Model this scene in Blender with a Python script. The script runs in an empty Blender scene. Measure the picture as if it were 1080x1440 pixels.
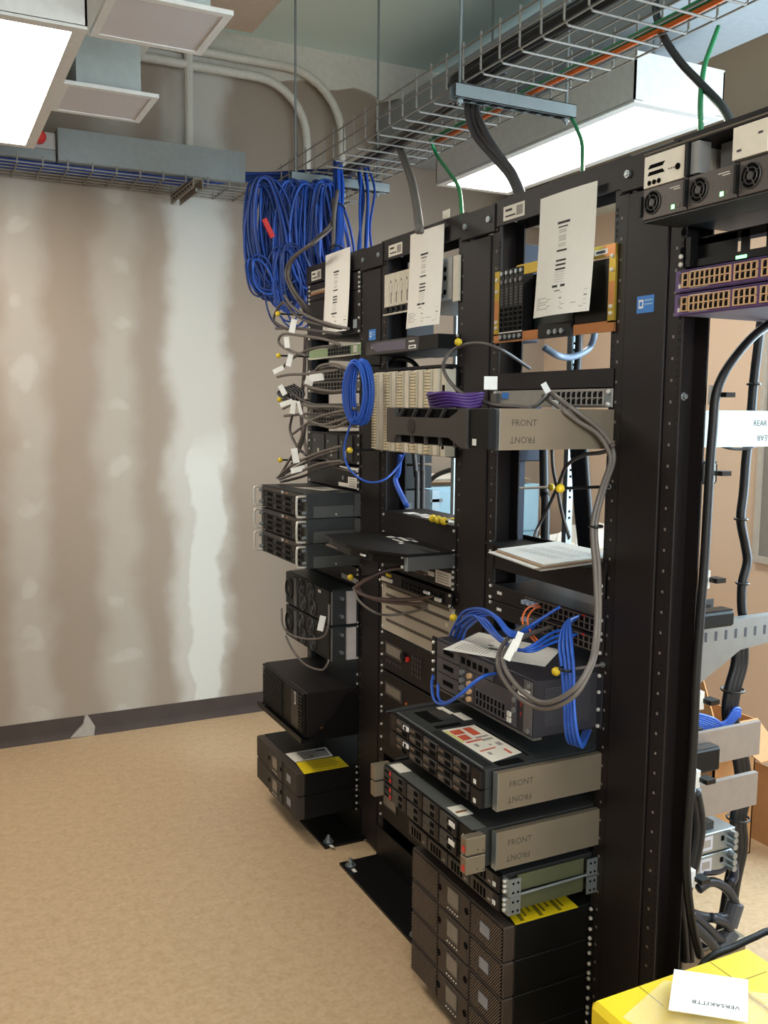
import bpy, bmesh, math, random
from mathutils import Vector, Matrix
random.seed(7)
S = bpy.context.scene
COL = S.collection
PI = math.pi

# ------------------------------------------------------------------ camera
cam_d = bpy.data.cameras.new('camera'); cam = bpy.data.objects.new('camera', cam_d); COL.objects.link(cam)
cam_d.sensor_fit = 'HORIZONTAL'; cam_d.sensor_width = 36.0; cam_d.lens = 36.0*1302.65/1080.0
cam_d.clip_start = .02; cam_d.clip_end = 60
yaw, pit, rol = math.radians(26.535), math.radians(6.408), math.radians(.519)
fw = Vector((math.sin(yaw)*math.cos(pit), math.cos(yaw)*math.cos(pit), -math.sin(pit)))
r0 = Vector((math.cos(yaw), -math.sin(yaw), 0)); u0 = r0.cross(fw)
rr = math.cos(rol)*r0 + math.sin(rol)*u0; uu = -math.sin(rol)*r0 + math.cos(rol)*u0
cam.matrix_world = Matrix(((rr.x, uu.x, -fw.x, 0), (rr.y, uu.y, -fw.y, 0), (rr.z, uu.z, -fw.z, 1.5876), (0, 0, 0, 1)))
S.camera = cam

# ------------------------------------------------------------------ world, exposure, assumed window daylight, added fill
w = bpy.data.worlds.new('world'); S.world = w; w.use_nodes = True
w.node_tree.nodes['Background'].inputs[0].default_value = (.75, .85, 1, 1)
w.node_tree.nodes['Background'].inputs[1].default_value = .25
S.view_settings.view_transform = 'Standard'; S.view_settings.look = 'None'
S.view_settings.gamma = 1; S.view_settings.use_curve_mapping = False
S.view_settings.exposure = 0.85

def area(name, loc, rot, sx, sy, power, col):
    l = bpy.data.lights.new(name, 'AREA'); l.shape = 'RECTANGLE'; l.size = sx; l.size_y = sy
    l.energy = power; l.color = col
    o = bpy.data.objects.new(name, l); COL.objects.link(o); o.location = loc; o.rotation_euler = rot
    return o
# daylight lamp for an assumed window in the right-hand wall, just out of frame
area('assumed_window_light', (3.27, 1.6, 1.75), (0, math.radians(90), 0), 1.6, 1.55, 62, (.62, .84, 1.0))
area('added_fill_rear', (.6, -1.87, 1.9), (math.radians(90), 0, 0), 3.2, 1.6, 62, (.82, .94, 1.0))  # added fill behind the camera to lift the ceiling; no known window there
LENS_POWER = 8.0
PTS = {
 'gray_loop_a': [[1.37,1.85,1.63],[1.33,1.776,1.62],[1.269,1.66,1.603],[1.289,1.63,1.579],[1.337,1.622,1.546],[1.366,1.617,1.513],[1.373,1.612,1.476],[1.33,1.588,1.416],[1.3,1.576,1.337],[1.29,1.549,1.249],[1.27,1.518,1.163],[1.25,1.497,1.101],[1.21,1.465,1.064],[1.17,1.466,1.009],[1.15,1.528,0.966],[1.14,1.604,0.962],[1.14,1.679,0.989],[1.15,1.718,1.022],[1.22,1.789,1.044],[1.32,1.836,1.066],[1.375,1.833,1.076]],
 'gray_loop_b': [[1.37,1.875,1.62],[1.33,1.797,1.609],[1.252,1.65,1.591],[1.284,1.63,1.563],[1.329,1.622,1.538],[1.356,1.617,1.507],[1.364,1.612,1.473],[1.32,1.587,1.413],[1.29,1.575,1.338],[1.28,1.549,1.249],[1.26,1.515,1.165],[1.24,1.494,1.103],[1.2,1.459,1.07],[1.165,1.465,1.022],[1.145,1.527,0.979],[1.135,1.59,0.983],[1.135,1.659,1.011],[1.15,1.696,1.041],[1.22,1.751,1.05],[1.32,1.806,1.051],[1.375,1.823,1.053]],
 'gray_upper_a': [[1.375,1.851,1.629],[1.22,1.706,1.593],[1.2,1.745,1.593],[1.2,1.848,1.599],[1.2,1.977,1.625],[1.22,2.089,1.669],[1.25,2.156,1.708],[1.28,2.149,1.746],[1.3,2.069,1.757],[1.33,2.004,1.737],[1.5,2.118,1.699]],
 'gray_upper_b': [[1.36,1.6,1.511],[1.4,1.681,1.491],[1.5,1.877,1.473],[1.58,2.046,1.435],[1.6,2.111,1.37],[1.6,2.154,1.305],[1.58,2.175,1.242],[1.5,2.08,1.224]],
 'gray_upper_c': [[1.6,2.142,1.475],[1.6,2.133,1.419],[1.6,2.11,1.36],[1.6,2.088,1.302],[1.55,1.988,1.247]],
 'gray_tag_lead': [[1.33,1.789,1.614],[1.31,1.722,1.604],[1.31,1.656,1.569],[1.31,1.579,1.534]],
 'gray_tag_lead2': [[1.33,1.808,1.601],[1.31,1.721,1.581],[1.31,1.655,1.553],[1.31,1.593,1.524]],
 'blue_run_0': [[1.27,2.147,0.949],[1.25,2.085,1.002],[1.23,2.0,1.068],[1.22,1.9,1.097],[1.22,1.826,1.09],[1.24,1.804,1.062],[1.3,1.822,1.048],[1.38,1.873,1.061]],
 'blue_run_1': [[1.27,2.124,0.949],[1.25,2.063,1.007],[1.23,1.979,1.067],[1.22,1.881,1.095],[1.22,1.816,1.081],[1.24,1.798,1.058],[1.3,1.822,1.051],[1.38,1.847,1.078]],
 'blue_run_2': [[1.27,2.101,0.948],[1.25,2.041,1.011],[1.23,1.958,1.066],[1.22,1.862,1.094],[1.22,1.807,1.073],[1.24,1.792,1.055],[1.3,1.822,1.055],[1.38,1.821,1.094]],
 'blue_run_3': [[1.27,2.079,0.947],[1.25,2.02,1.016],[1.23,1.938,1.065],[1.22,1.843,1.092],[1.22,1.797,1.065],[1.24,1.786,1.051],[1.3,1.822,1.058],[1.38,1.796,1.109]],
 'blue_low_0': [[1.24,2.05,1.022],[1.22,1.939,1.073],[1.22,1.866,1.05],[1.22,1.789,1.033],[1.23,1.708,1.035],[1.3,1.722,1.043],[1.38,1.729,1.056]],
 'blue_low_1': [[1.24,2.025,1.023],[1.22,1.916,1.074],[1.22,1.844,1.049],[1.22,1.768,1.032],[1.23,1.708,1.04],[1.3,1.722,1.055],[1.38,1.748,1.058]],
 'blue_low_2': [[1.24,2.0,1.024],[1.22,1.893,1.075],[1.22,1.822,1.048],[1.22,1.747,1.031],[1.23,1.708,1.046],[1.3,1.723,1.067],[1.38,1.767,1.06]],
 'blue_drop_0': [[1.38,1.723,1.101],[1.28,1.643,1.111],[1.23,1.598,1.08],[1.21,1.562,1.036],[1.2,1.537,0.974],[1.2,1.53,0.913],[1.23,1.553,0.87],[1.3,1.604,0.85],[1.38,1.688,0.834]],
 'blue_drop_1': [[1.38,1.73,1.095],[1.28,1.639,1.112],[1.23,1.585,1.083],[1.21,1.549,1.039],[1.2,1.526,0.977],[1.2,1.518,0.917],[1.23,1.54,0.872],[1.3,1.597,0.852],[1.38,1.681,0.836]],
 'blue_drop_2': [[1.38,1.737,1.089],[1.28,1.634,1.113],[1.23,1.571,1.086],[1.21,1.536,1.042],[1.2,1.516,0.98],[1.2,1.507,0.921],[1.23,1.526,0.873],[1.3,1.59,0.854],[1.38,1.674,0.838]],
 'blue_drop_3': [[1.38,1.745,1.083],[1.28,1.629,1.114],[1.23,1.558,1.089],[1.21,1.523,1.046],[1.2,1.506,0.983],[1.2,1.495,0.925],[1.23,1.513,0.875],[1.3,1.584,0.856],[1.38,1.667,0.84]],
 'blue_chassis': [[1.2,1.801,0.962],[1.15,1.77,0.972],[1.12,1.774,0.957],[1.1,1.803,0.921],[1.1,1.868,0.881],[1.12,1.951,0.863],[1.15,2.019,0.877],[1.18,2.065,0.889]],
 'blue_chassis_b': [[1.2,1.822,0.955],[1.15,1.8,0.953],[1.12,1.82,0.92],[1.12,1.892,0.875],[1.13,1.947,0.868],[1.16,2.004,0.885]],
 'orange_a': [[1.38,1.885,1.097],[1.33,1.861,1.097],[1.3,1.838,1.081],[1.3,1.828,1.054],[1.32,1.804,1.021]],
 'orange_b': [[1.38,1.876,1.094],[1.34,1.853,1.093],[1.31,1.831,1.078],[1.31,1.818,1.049],[1.33,1.789,1.015]],
 'blue_hang': [[1.24,2.692,1.561],[1.24,2.746,1.515],[1.24,2.78,1.444],[1.25,2.756,1.387],[1.28,2.694,1.351],[1.33,2.666,1.357],[1.4,2.702,1.399],[1.42,2.686,1.458],[1.4,2.64,1.501]],
 'blue_pair': [[1.42,2.726,1.433],[1.42,2.74,1.373],[1.41,2.741,1.347],[1.4,2.68,1.307],[1.38,2.601,1.278]],
 'black_u3_a': [[1.6,2.966,1.429],[1.6,2.947,1.342],[1.6,2.939,1.242]],
 'black_u3_b': [[1.6,2.901,1.421],[1.6,2.899,1.345],[1.6,2.896,1.246]],
 'brown_sw': [[1.385,2.474,1.076],[1.36,2.544,1.084],[1.3,2.575,1.079],[1.24,2.605,1.048],[1.23,2.663,1.009],[1.25,2.625,0.991],[1.3,2.573,0.985],[1.36,2.495,0.997],[1.385,2.418,1.019]],
 'brown_sw2': [[1.385,2.52,1.075],[1.36,2.593,1.081],[1.3,2.625,1.064],[1.24,2.631,1.037],[1.24,2.657,1.005],[1.27,2.614,0.982],[1.33,2.557,0.974],[1.385,2.471,0.982]],
 'gray_sw': [[1.23,2.679,1.011],[1.22,2.614,0.98],[1.24,2.551,0.956],[1.3,2.572,0.935],[1.36,2.541,0.943],[1.385,2.471,0.971]],
 'cab3_black': [[1.45,2.913,1.695],[1.42,2.811,1.734],[1.42,2.749,1.748],[1.42,2.659,1.738],[1.42,2.601,1.709]],
 'g4_00': [[1.27,3.385,1.883],[1.27,3.536,1.93],[1.27,3.431,1.989],[1.27,3.324,1.939],[1.27,3.18,1.897],[1.27,3.008,1.869],[1.27,2.874,1.85]],
 'g4_01': [[1.25,3.361,2.007],[1.25,3.271,1.955],[1.25,3.076,1.898],[1.25,2.888,1.859],[1.25,2.772,1.841]],
 'g4_02': [[1.27,3.512,1.895],[1.27,3.265,1.877],[1.27,3.059,1.853],[1.27,2.874,1.831]],
 'g4_03': [[1.25,3.144,1.772],[1.25,3.324,1.802],[1.25,3.425,1.834],[1.25,3.378,1.863],[1.25,3.179,1.845],[1.25,2.948,1.816],[1.25,2.84,1.793]],
 'g4_04': [[1.27,3.457,1.732],[1.27,3.34,1.769],[1.27,3.126,1.797],[1.27,2.903,1.795]],
 'g4_05': [[1.25,3.076,1.7],[1.25,3.011,1.73],[1.25,2.887,1.732],[1.25,2.76,1.709]],
 'g4_06': [[1.27,3.153,1.692],[1.27,3.085,1.72],[1.27,2.945,1.723],[1.27,2.815,1.7]],
 'g4_07': [[1.25,3.158,1.671],[1.25,3.076,1.655],[1.25,2.886,1.642],[1.25,2.742,1.652]],
 'g4_08': [[1.27,3.223,1.686],[1.27,3.092,1.643],[1.27,2.902,1.638],[1.27,2.769,1.648]],
 'g4_09': [[1.25,3.442,1.704],[1.25,3.325,1.709],[1.25,3.179,1.707],[1.25,3.011,1.708],[1.25,2.857,1.712]],
 'g4_10': [[1.27,3.379,1.662],[1.27,3.266,1.621],[1.27,3.092,1.595],[1.27,2.902,1.59],[1.27,2.758,1.591]],
 'g4_11': [[1.25,3.38,1.581],[1.25,3.251,1.6],[1.25,3.076,1.59],[1.25,2.886,1.59],[1.25,2.714,1.584]],
 'g4_12': [[1.27,3.419,1.553],[1.27,3.195,1.563],[1.27,2.994,1.563],[1.27,2.757,1.545]],
 'g4_13': [[1.25,3.274,1.488],[1.25,3.076,1.544],[1.25,2.886,1.571],[1.25,2.741,1.579]],
 'g4_14': [[1.27,3.387,1.622],[1.27,3.266,1.605],[1.27,3.059,1.575],[1.27,2.871,1.547],[1.27,2.757,1.54]],
 'g4_15': [[1.25,3.179,1.556],[1.25,3.01,1.528],[1.25,2.856,1.543],[1.25,2.741,1.561]],
 'g4_16': [[1.27,3.326,1.568],[1.27,3.357,1.499],[1.27,3.282,1.44],[1.27,3.195,1.412]],
 'g4_17': [[1.25,3.431,1.317],[1.25,3.29,1.367],[1.25,3.076,1.418],[1.25,2.885,1.451],[1.25,2.825,1.459]],
 'g4_18': [[1.27,3.502,1.306],[1.27,3.327,1.351],[1.27,3.091,1.409],[1.27,2.9,1.441]],
 'g4_19': [[1.25,3.423,1.306],[1.25,3.216,1.348],[1.25,3.01,1.391],[1.25,2.825,1.411]],
 'g4_20': [[1.27,3.461,1.292],[1.27,3.231,1.33],[1.27,3.025,1.375],[1.27,2.841,1.405]],
 'g4_21': [[1.25,3.422,1.317],[1.25,3.328,1.378],[1.25,3.215,1.451],[1.25,3.158,1.517]],
 'g4_22': [[1.27,3.453,1.309],[1.27,3.327,1.378],[1.27,3.23,1.458],[1.27,3.195,1.522]],
 'g4_23': [[1.25,3.01,1.526],[1.25,2.885,1.521],[1.25,2.769,1.544]],
 'g4_24': [[1.27,3.025,1.42],[1.27,2.93,1.388],[1.27,2.811,1.379],[1.27,2.755,1.378]],
 'gray_tray_a': [[1.55,3.6,2.436],[1.501,3.5,2.324],[1.3,3.2,2.183],[1.28,3.349,2.147],[1.27,3.398,2.1],[1.27,3.353,2.034],[1.3,3.313,1.966],[1.33,3.331,1.93]],
 'gray_tray_b': [[1.563,3.6,2.431],[1.508,3.5,2.313],[1.3,3.159,2.182],[1.28,3.319,2.148],[1.27,3.368,2.096],[1.27,3.323,2.031],[1.3,3.284,1.969],[1.33,3.302,1.933]],
 'gray_tray_c': [[1.572,3.6,2.472],[1.514,3.5,2.358],[1.476,3.42,2.232],[1.471,3.4,2.174]],
 'fan_wire_a': [[1.27,3.458,0.781],[1.25,3.388,0.728],[1.24,3.267,0.719],[1.25,3.11,0.738],[1.255,2.987,0.776],[1.26,2.954,0.827],[1.275,2.983,0.891]],
 'fan_wire_b': [[1.27,3.41,0.678],[1.25,3.278,0.654],[1.24,3.12,0.64],[1.25,2.994,0.652],[1.26,2.966,0.677],[1.27,2.97,0.693]],
 'post_cable4a': [[1.42,3.572,1.883],[1.42,3.587,1.74],[1.42,3.62,1.595],[1.42,3.604,1.478],[1.42,3.525,1.364]],
 'post_cable4b': [[1.42,3.51,1.879],[1.42,3.495,1.737],[1.42,3.525,1.596],[1.42,3.494,1.452],[1.42,3.449,1.369]],
 'drop_black_1': [[1.733,2.669,2.66],[1.671,2.69,2.63],[1.612,2.657,2.55],[1.612,2.607,2.45],[1.578,2.432,2.33],[1.528,2.276,2.24],[1.408,2.048,2.12]],
 'drop_black_2': [[1.724,2.63,2.66],[1.669,2.661,2.63],[1.626,2.649,2.55],[1.62,2.586,2.45],[1.578,2.405,2.33],[1.53,2.257,2.24],[1.406,2.03,2.12]],
 'drop_black_3': [[1.722,2.602,2.66],[1.667,2.633,2.63],[1.638,2.643,2.55],[1.615,2.554,2.45],[1.598,2.452,2.36],[1.531,2.266,2.25],[1.408,2.039,2.12]],
 'drop_gray_1': [[1.717,3.344,2.62],[1.683,3.234,2.55],[1.559,2.926,2.38],[1.406,2.603,2.22],[1.198,2.196,2.05]],
 'drop_gray_2': [[1.707,3.349,2.62],[1.671,3.24,2.55],[1.549,2.932,2.38],[1.398,2.607,2.22],[1.191,2.2,2.05]],
 'green_1': [[1.769,3.18,2.6],[1.79,3.166,2.54],[1.7,2.925,2.42],[1.601,2.682,2.3],[1.394,2.314,2.12]],
 'green_2': [[1.986,2.64,2.6],[1.939,2.534,2.52],[1.845,2.365,2.4],[1.708,2.183,2.28],[1.472,1.879,2.12]],
 'green_3': [[1.939,1.924,2.6],[1.861,1.868,2.52],[1.79,1.817,2.44],[1.685,1.717,2.32],[1.417,1.437,2.12]],
 'black_s': [[1.85,2.044,2.75],[1.859,2.078,2.7],[1.829,2.018,2.6],[1.78,1.895,2.48],[1.738,1.773,2.38],[1.672,1.637,2.28],[1.504,1.434,2.15]],
 'black_top_a': [[1.689,1.506,2.19],[1.636,1.546,2.19],[1.602,1.595,2.19],[1.564,1.625,2.18],[1.53,1.617,2.16],[1.555,1.613,2.15],[1.591,1.561,2.15],[1.648,1.467,2.15]],
 'black_top_b': [[1.686,1.503,2.18],[1.623,1.533,2.17],[1.578,1.559,2.16],[1.547,1.591,2.15],[1.538,1.614,2.145],[1.516,1.644,2.14]],
 'rear_cable_a': [[1.643,1.42,1.784],[1.576,1.42,1.748],[1.524,1.42,1.702],[1.489,1.42,1.658],[1.472,1.42,1.614],[1.469,1.42,1.555],[1.466,1.42,1.482],[1.465,1.42,1.378],[1.463,1.42,1.257],[1.458,1.42,1.136],[1.455,1.42,1.028],[1.456,1.42,0.918],[1.455,1.42,0.823],[1.452,1.42,0.712],[1.453,1.42,0.599],[1.475,1.42,0.478],[1.508,1.42,0.378]],
 'rear_cable_b': [[1.908,1.7,1.834],[1.899,1.7,1.745],[1.891,1.7,1.656],[1.887,1.7,1.549],[1.879,1.7,1.477],[1.876,1.7,1.386],[1.871,1.7,1.313],[1.891,1.7,1.247],[1.902,1.7,1.2],[1.888,1.7,1.145],[1.89,1.7,1.089],[1.902,1.7,1.031]],
 'rear_cable_c0': [[1.926,1.75,1.018],[1.933,1.75,0.92],[1.912,1.75,0.844],[1.909,1.75,0.765],[1.951,1.75,0.659],[1.975,1.75,0.554],[1.959,1.75,0.475],[1.97,1.75,0.391],[1.95,1.75,0.292],[1.935,1.75,0.191],[1.914,1.75,0.102]],
 'rear_cable_c1': [[1.942,1.75,1.016],[1.949,1.75,0.918],[1.928,1.75,0.842],[1.925,1.75,0.763],[1.967,1.75,0.657],[1.991,1.75,0.551],[1.975,1.75,0.472],[1.987,1.75,0.387],[1.966,1.75,0.288],[1.952,1.75,0.187],[1.931,1.75,0.098]],
 'rear_cable_c2': [[1.957,1.75,1.015],[1.965,1.75,0.916],[1.944,1.75,0.84],[1.941,1.75,0.761],[1.984,1.75,0.654],[2.008,1.75,0.548],[1.992,1.75,0.469],[2.003,1.75,0.384],[1.983,1.75,0.284],[1.968,1.75,0.183],[1.947,1.75,0.094]],
 'rear_cable_d0': [[1.536,1.5,0.73],[1.557,1.5,0.641],[1.547,1.5,0.557],[1.523,1.5,0.477],[1.535,1.5,0.387],[1.546,1.5,0.313]],
 'rear_cable_d1': [[1.552,1.5,0.727],[1.573,1.5,0.638],[1.562,1.5,0.554],[1.539,1.5,0.473],[1.551,1.5,0.383],[1.562,1.5,0.309]],
 'loop_1': [[1.768,1.68,0.416],[1.844,1.68,0.419],[1.868,1.68,0.444],[1.827,1.68,0.472],[1.777,1.68,0.473]],
 'loop_2': [[1.748,1.66,0.411],[1.811,1.66,0.402],[1.856,1.66,0.416],[1.869,1.66,0.374],[1.86,1.66,0.356]],
 'loop_3': [[1.733,1.65,0.371],[1.777,1.65,0.38],[1.835,1.65,0.347],[1.869,1.65,0.296],[1.86,1.65,0.272],[1.797,1.65,0.276],[1.72,1.65,0.307],[1.694,1.65,0.342]],
 'loop_4': [[1.698,1.64,0.318],[1.749,1.64,0.276],[1.802,1.64,0.227],[1.833,1.64,0.211],[1.845,1.64,0.228],[1.825,1.64,0.26],[1.773,1.64,0.289]],
 'loop_5': [[1.666,1.62,0.323],[1.717,1.62,0.276],[1.756,1.62,0.237],[1.783,1.62,0.2]],
 'rear_blue_0': [[1.742,1.72,0.809],[1.784,1.72,0.802],[1.836,1.72,0.782],[1.876,1.72,0.756],[1.913,1.72,0.774],[1.925,1.72,0.796],[1.904,1.72,0.799],[1.875,1.72,0.77],[1.824,1.72,0.758],[1.749,1.72,0.775]],
 'rear_blue_1': [[1.742,1.72,0.803],[1.784,1.72,0.797],[1.836,1.72,0.776],[1.875,1.72,0.758],[1.913,1.72,0.78],[1.925,1.72,0.79],[1.904,1.72,0.793],[1.875,1.72,0.77],[1.824,1.72,0.761],[1.748,1.72,0.781]],
 'rear_blue_2': [[1.742,1.72,0.797],[1.785,1.72,0.791],[1.836,1.72,0.77],[1.875,1.72,0.76],[1.912,1.72,0.786],[1.926,1.72,0.784],[1.904,1.72,0.787],[1.875,1.72,0.77],[1.824,1.72,0.764],[1.748,1.72,0.787]],
 'rear_blue_3': [[1.743,1.72,0.791],[1.785,1.72,0.785],[1.837,1.72,0.764],[1.875,1.72,0.762],[1.912,1.72,0.792],[1.926,1.72,0.778],[1.905,1.72,0.781],[1.875,1.72,0.77],[1.824,1.72,0.767],[1.747,1.72,0.793]],
 'rear_sag': [[1.746,1.68,1.511],[1.761,1.66,1.499],[1.81,1.66,1.494],[1.858,1.66,1.5],[1.9,1.68,1.51]],
 'gap_cable_1': [[1.75,2.399,1.781],[1.8,2.391,1.756],[1.9,2.448,1.757],[2.0,2.492,1.79],[2.0,2.465,1.835],[2.0,2.474,1.871]],
 'gap_bundle_0': [[1.9,2.441,1.533],[1.9,2.419,1.395],[1.9,2.397,1.257],[1.9,2.368,1.121],[1.9,2.353,0.96]],
 'gap_bundle_1': [[1.9,2.428,1.533],[1.9,2.407,1.395],[1.9,2.385,1.258],[1.9,2.358,1.123],[1.9,2.342,0.962]],
 'gap_bundle_2': [[1.9,2.416,1.533],[1.9,2.396,1.396],[1.9,2.373,1.26],[1.9,2.347,1.124],[1.9,2.332,0.964]],
 'gap_bundle_3': [[1.9,2.403,1.533],[1.9,2.384,1.397],[1.9,2.361,1.261],[1.9,2.336,1.126],[1.9,2.321,0.966]],
 'gap_bundle_4': [[1.9,2.391,1.534],[1.9,2.373,1.398],[1.9,2.349,1.262],[1.9,2.326,1.127],[1.9,2.31,0.968]],
 'gap_bundle_5': [[1.9,2.379,1.534],[1.9,2.361,1.398],[1.9,2.337,1.263],[1.9,2.315,1.129],[1.9,2.3,0.97]],
 'gap_black_up': [[1.95,2.483,1.903],[1.95,2.483,1.765],[1.95,2.495,1.625],[1.95,2.496,1.508]],
 'gap_gray_up1': [[1.68,2.292,1.483],[1.68,2.282,1.343],[1.68,2.271,1.182]],
 'gap_black_diag': [[1.9,3.597,1.226],[1.9,3.423,1.268],[1.9,3.316,1.315],[1.9,3.218,1.341],[1.9,3.174,1.35]],
 'bay1_wire': [[1.6,1.551,1.733],[1.6,1.557,1.727],[1.6,1.565,1.721]],
}
TAGS = [((1.235, 3.247, 1.859), 0.022, 0.05, 12, 'white tag leaning at the top of the grey cable tangle'), ((1.235, 3.292, 1.807), 0.02, 0.04, -5, 'white tag on the topmost grey loop left of the green switch'), ((1.235, 3.285, 1.739), 0.02, 0.045, 15, 'white tag below the upper left yellow peg'), ((1.235, 3.377, 1.721), 0.045, 0.018, -25, 'white tag pointing left below the upper peg'), ((1.235, 3.086, 1.667), 0.03, 0.03, 20, 'square white tag at the edge of the grey switches'), ((1.235, 3.0, 1.678), 0.05, 0.025, -8, 'longer white tag beside the square one at the grey switches'), ((1.235, 3.316, 1.634), 0.02, 0.04, -30, 'white tag beside the black cord bundle'), ((1.235, 3.294, 1.594), 0.05, 0.018, -20, 'white tag lying flat left of the tangle'), ((1.235, 3.242, 1.563), 0.02, 0.05, 8, 'upright white tag below the flat one'), ((1.235, 3.148, 1.561), 0.012, 0.05, -15, 'thin white tag standing in the tangle'), ((1.235, 3.199, 1.383), 0.025, 0.055, -10, 'white tag above the handled servers'), ((1.235, 3.177, 1.351), 0.055, 0.02, -15, 'white tag lying across the cables above the handled servers'), ((1.235, 2.972, 0.802), 0.022, 0.055, 12, 'white tag on the wire before the fan trays'), ((1.16, 1.788, 1.631), 0.03, 0.03, 0, 'white folded tag beside the purple coil'), ((1.32, 1.787, 1.627), 0.014, 0.025, -30, 'white cable tip above the silver bracket'), ((1.3, 1.732, 1.589), 0.014, 0.02, 0, 'small white tag at the silver bracket edge'), ((1.135, 1.662, 1.038), 0.016, 0.05, 25, 'white tag wrapped on the grey loops at the router'), ((1.16, 1.672, 1.054), 0.014, 0.045, 20, 'thin white sleeve on the grey loops')]
# ------------------------------------------------------------------ materials
MATS = {}
def lin(c):
    return tuple(((v/255)/12.92 if v/255 <= .04045 else ((v/255+.055)/1.055)**2.4) for v in c)
def M(name, rgb, rough=.5, metal=0., var=.12, scale=40., bump=0., bscale=200., spec=.5, alpha=None, trans=0.):
    if name in MATS: return MATS[name]
    m = bpy.data.materials.new(name); m.use_nodes = True; MATS[name] = m
    nt = m.node_tree; N = nt.nodes; L = nt.links; b = N['Principled BSDF']
    c = lin(rgb)
    tc = N.new('ShaderNodeTexCoord'); nz = N.new('ShaderNodeTexNoise'); nz.inputs['Scale'].default_value = scale
    nz.inputs['Detail'].default_value = 3
    L.new(tc.outputs['Object'], nz.inputs['Vector'])
    mx = N.new('ShaderNodeMix'); mx.data_type = 'RGBA'
    mx.inputs[6].default_value = (*[v*(1-var) for v in c], 1); mx.inputs[7].default_value = (*[min(1, v*(1+var)) for v in c], 1)
    L.new(nz.outputs['Fac'], mx.inputs[0]); L.new(mx.outputs[2], b.inputs['Base Color'])
    b.inputs['Roughness'].default_value = rough; b.inputs['Metallic'].default_value = metal
    b.inputs['Specular IOR Level'].default_value = spec
    if trans: b.inputs['Transmission Weight'].default_value = trans
    if alpha is not None: b.inputs['Alpha'].default_value = alpha
    if bump:
        n2 = N.new('ShaderNodeTexNoise'); n2.inputs['Scale'].default_value = bscale; L.new(tc.outputs['Object'], n2.inputs['Vector'])
        bp = N.new('ShaderNodeBump'); bp.inputs['Strength'].default_value = bump; bp.inputs['Distance'].default_value = .002
        L.new(n2.outputs['Fac'], bp.inputs['Height']); L.new(bp.outputs['Normal'], b.inputs['Normal'])
    return m
def emis(name, col, s):
    m = bpy.data.materials.new(name); m.use_nodes = True; MATS[name] = m
    b = m.node_tree.nodes['Principled BSDF']
    b.inputs['Base Color'].default_value = (.8, .8, .8, 1)
    b.inputs['Emission Color'].default_value = (*col, 1); b.inputs['Emission Strength'].default_value = s
    return m
BLK = M('black_powder_coat', (26, 20, 20), .5, bump=.15, bscale=600, spec=.35)
BLK2 = M('black_satin_steel', (13, 12, 12), .42, spec=.35)
BLKP = M('black_plastic', (12, 11, 11), .5, spec=.3)
DRK = M('dark_recess', (6, 6, 6), .9, spec=.1)
CHAR = M('charcoal_plastic', (58, 54, 52), .45)
UPSG = M('ups_grey_bezel', (66, 56, 50), .5, spec=.3)
GRY = M('grey_steel', (105, 103, 100), .4, .6)
DGRY = M('dark_grey_steel', (64, 66, 66), .45, .5)
SLATE = M('slate_chassis', (48, 46, 52), .5, .2)
SIL = M('brushed_silver', (136, 123, 105), .48, .6, scale=14)
ZINC = M('zinc_plate', (158, 164, 166), .42, .8, scale=25)
GALV = M('galvanised', (172, 176, 176), .4, .7, scale=60)
STRUT = M('strut_grey', (128, 134, 134), .5, .4)
WHT = M('white_paper', (236, 231, 222), .7, var=.03)
LBL = M('label_paper', (222, 214, 200), .6, var=.04)
INK = M('printed_ink', (45, 42, 40), .7)
GINK = M('grey_ink', (150, 142, 134), .7)
YEL = M('yellow_label', (226, 196, 22), .5, var=.06)
BALL = M('yellow_ball', (224, 190, 40), .4, var=.05)
YCASE = M('yellow_case', (222, 190, 14), .45, var=.03, bump=.1, bscale=500)
BLUE = M('blue_cable', (36, 84, 178), .42, var=.15)
BLUED = M('dark_blue_cable', (26, 62, 140), .45, var=.2)
GRC = M('grey_cable', (98, 90, 84), .5)
GRC2 = M('dark_grey_cable', (78, 70, 66), .5)
BKC = M('black_cable', (18, 17, 18), .45)
GRN = M('green_cable', (22, 130, 72), .4)
ORG = M('orange_cable', (226, 106, 40), .45)
PUR = M('purple_steel', (98, 72, 122), .5)
PURC = M('purple_cable', (76, 44, 110), .45)
TAN = M('tan_plastic', (196, 158, 116), .5)
BEI = M('beige_steel', (186, 176, 160), .5)
IVORY = M('ivory_plastic', (205, 196, 178), .5)
GOLD = M('gold_chromate', (186, 158, 62), .35, .7, var=.3, scale=12)
COPP = M('copper_chromate', (190, 128, 80), .35, .7, var=.25, scale=10)
GPCB = M('pale_green_panel', (150, 172, 128), .5)
GRED = M('red_plastic', (196, 40, 34), .4)
CARD = M('cardboard', (178, 130, 84), .8, bump=.2)
CARDL = M('pale_cardboard', (205, 184, 158), .8)
STK = M('blue_sticker', (52, 120, 196), .4)
LCD = M('lcd_grey', (120, 112, 102), .25)
PORT = M('port_black', (7, 6, 6), .6, spec=.15)
WPL = M('white_plastic', (228, 226, 220), .45)
LAMPW = M('lamp_housing_white', (208, 203, 196), .5)
TIE = M('cable_tie_black', (12, 12, 12), .4)
LBLUE = M('pale_blue_cabinet', (150, 186, 204), .45, var=.05)
NAVY = M('navy_fabric', (44, 54, 70), .8)
LED = emis('green_led', (.15, 1, .25), 1.2)

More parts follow.
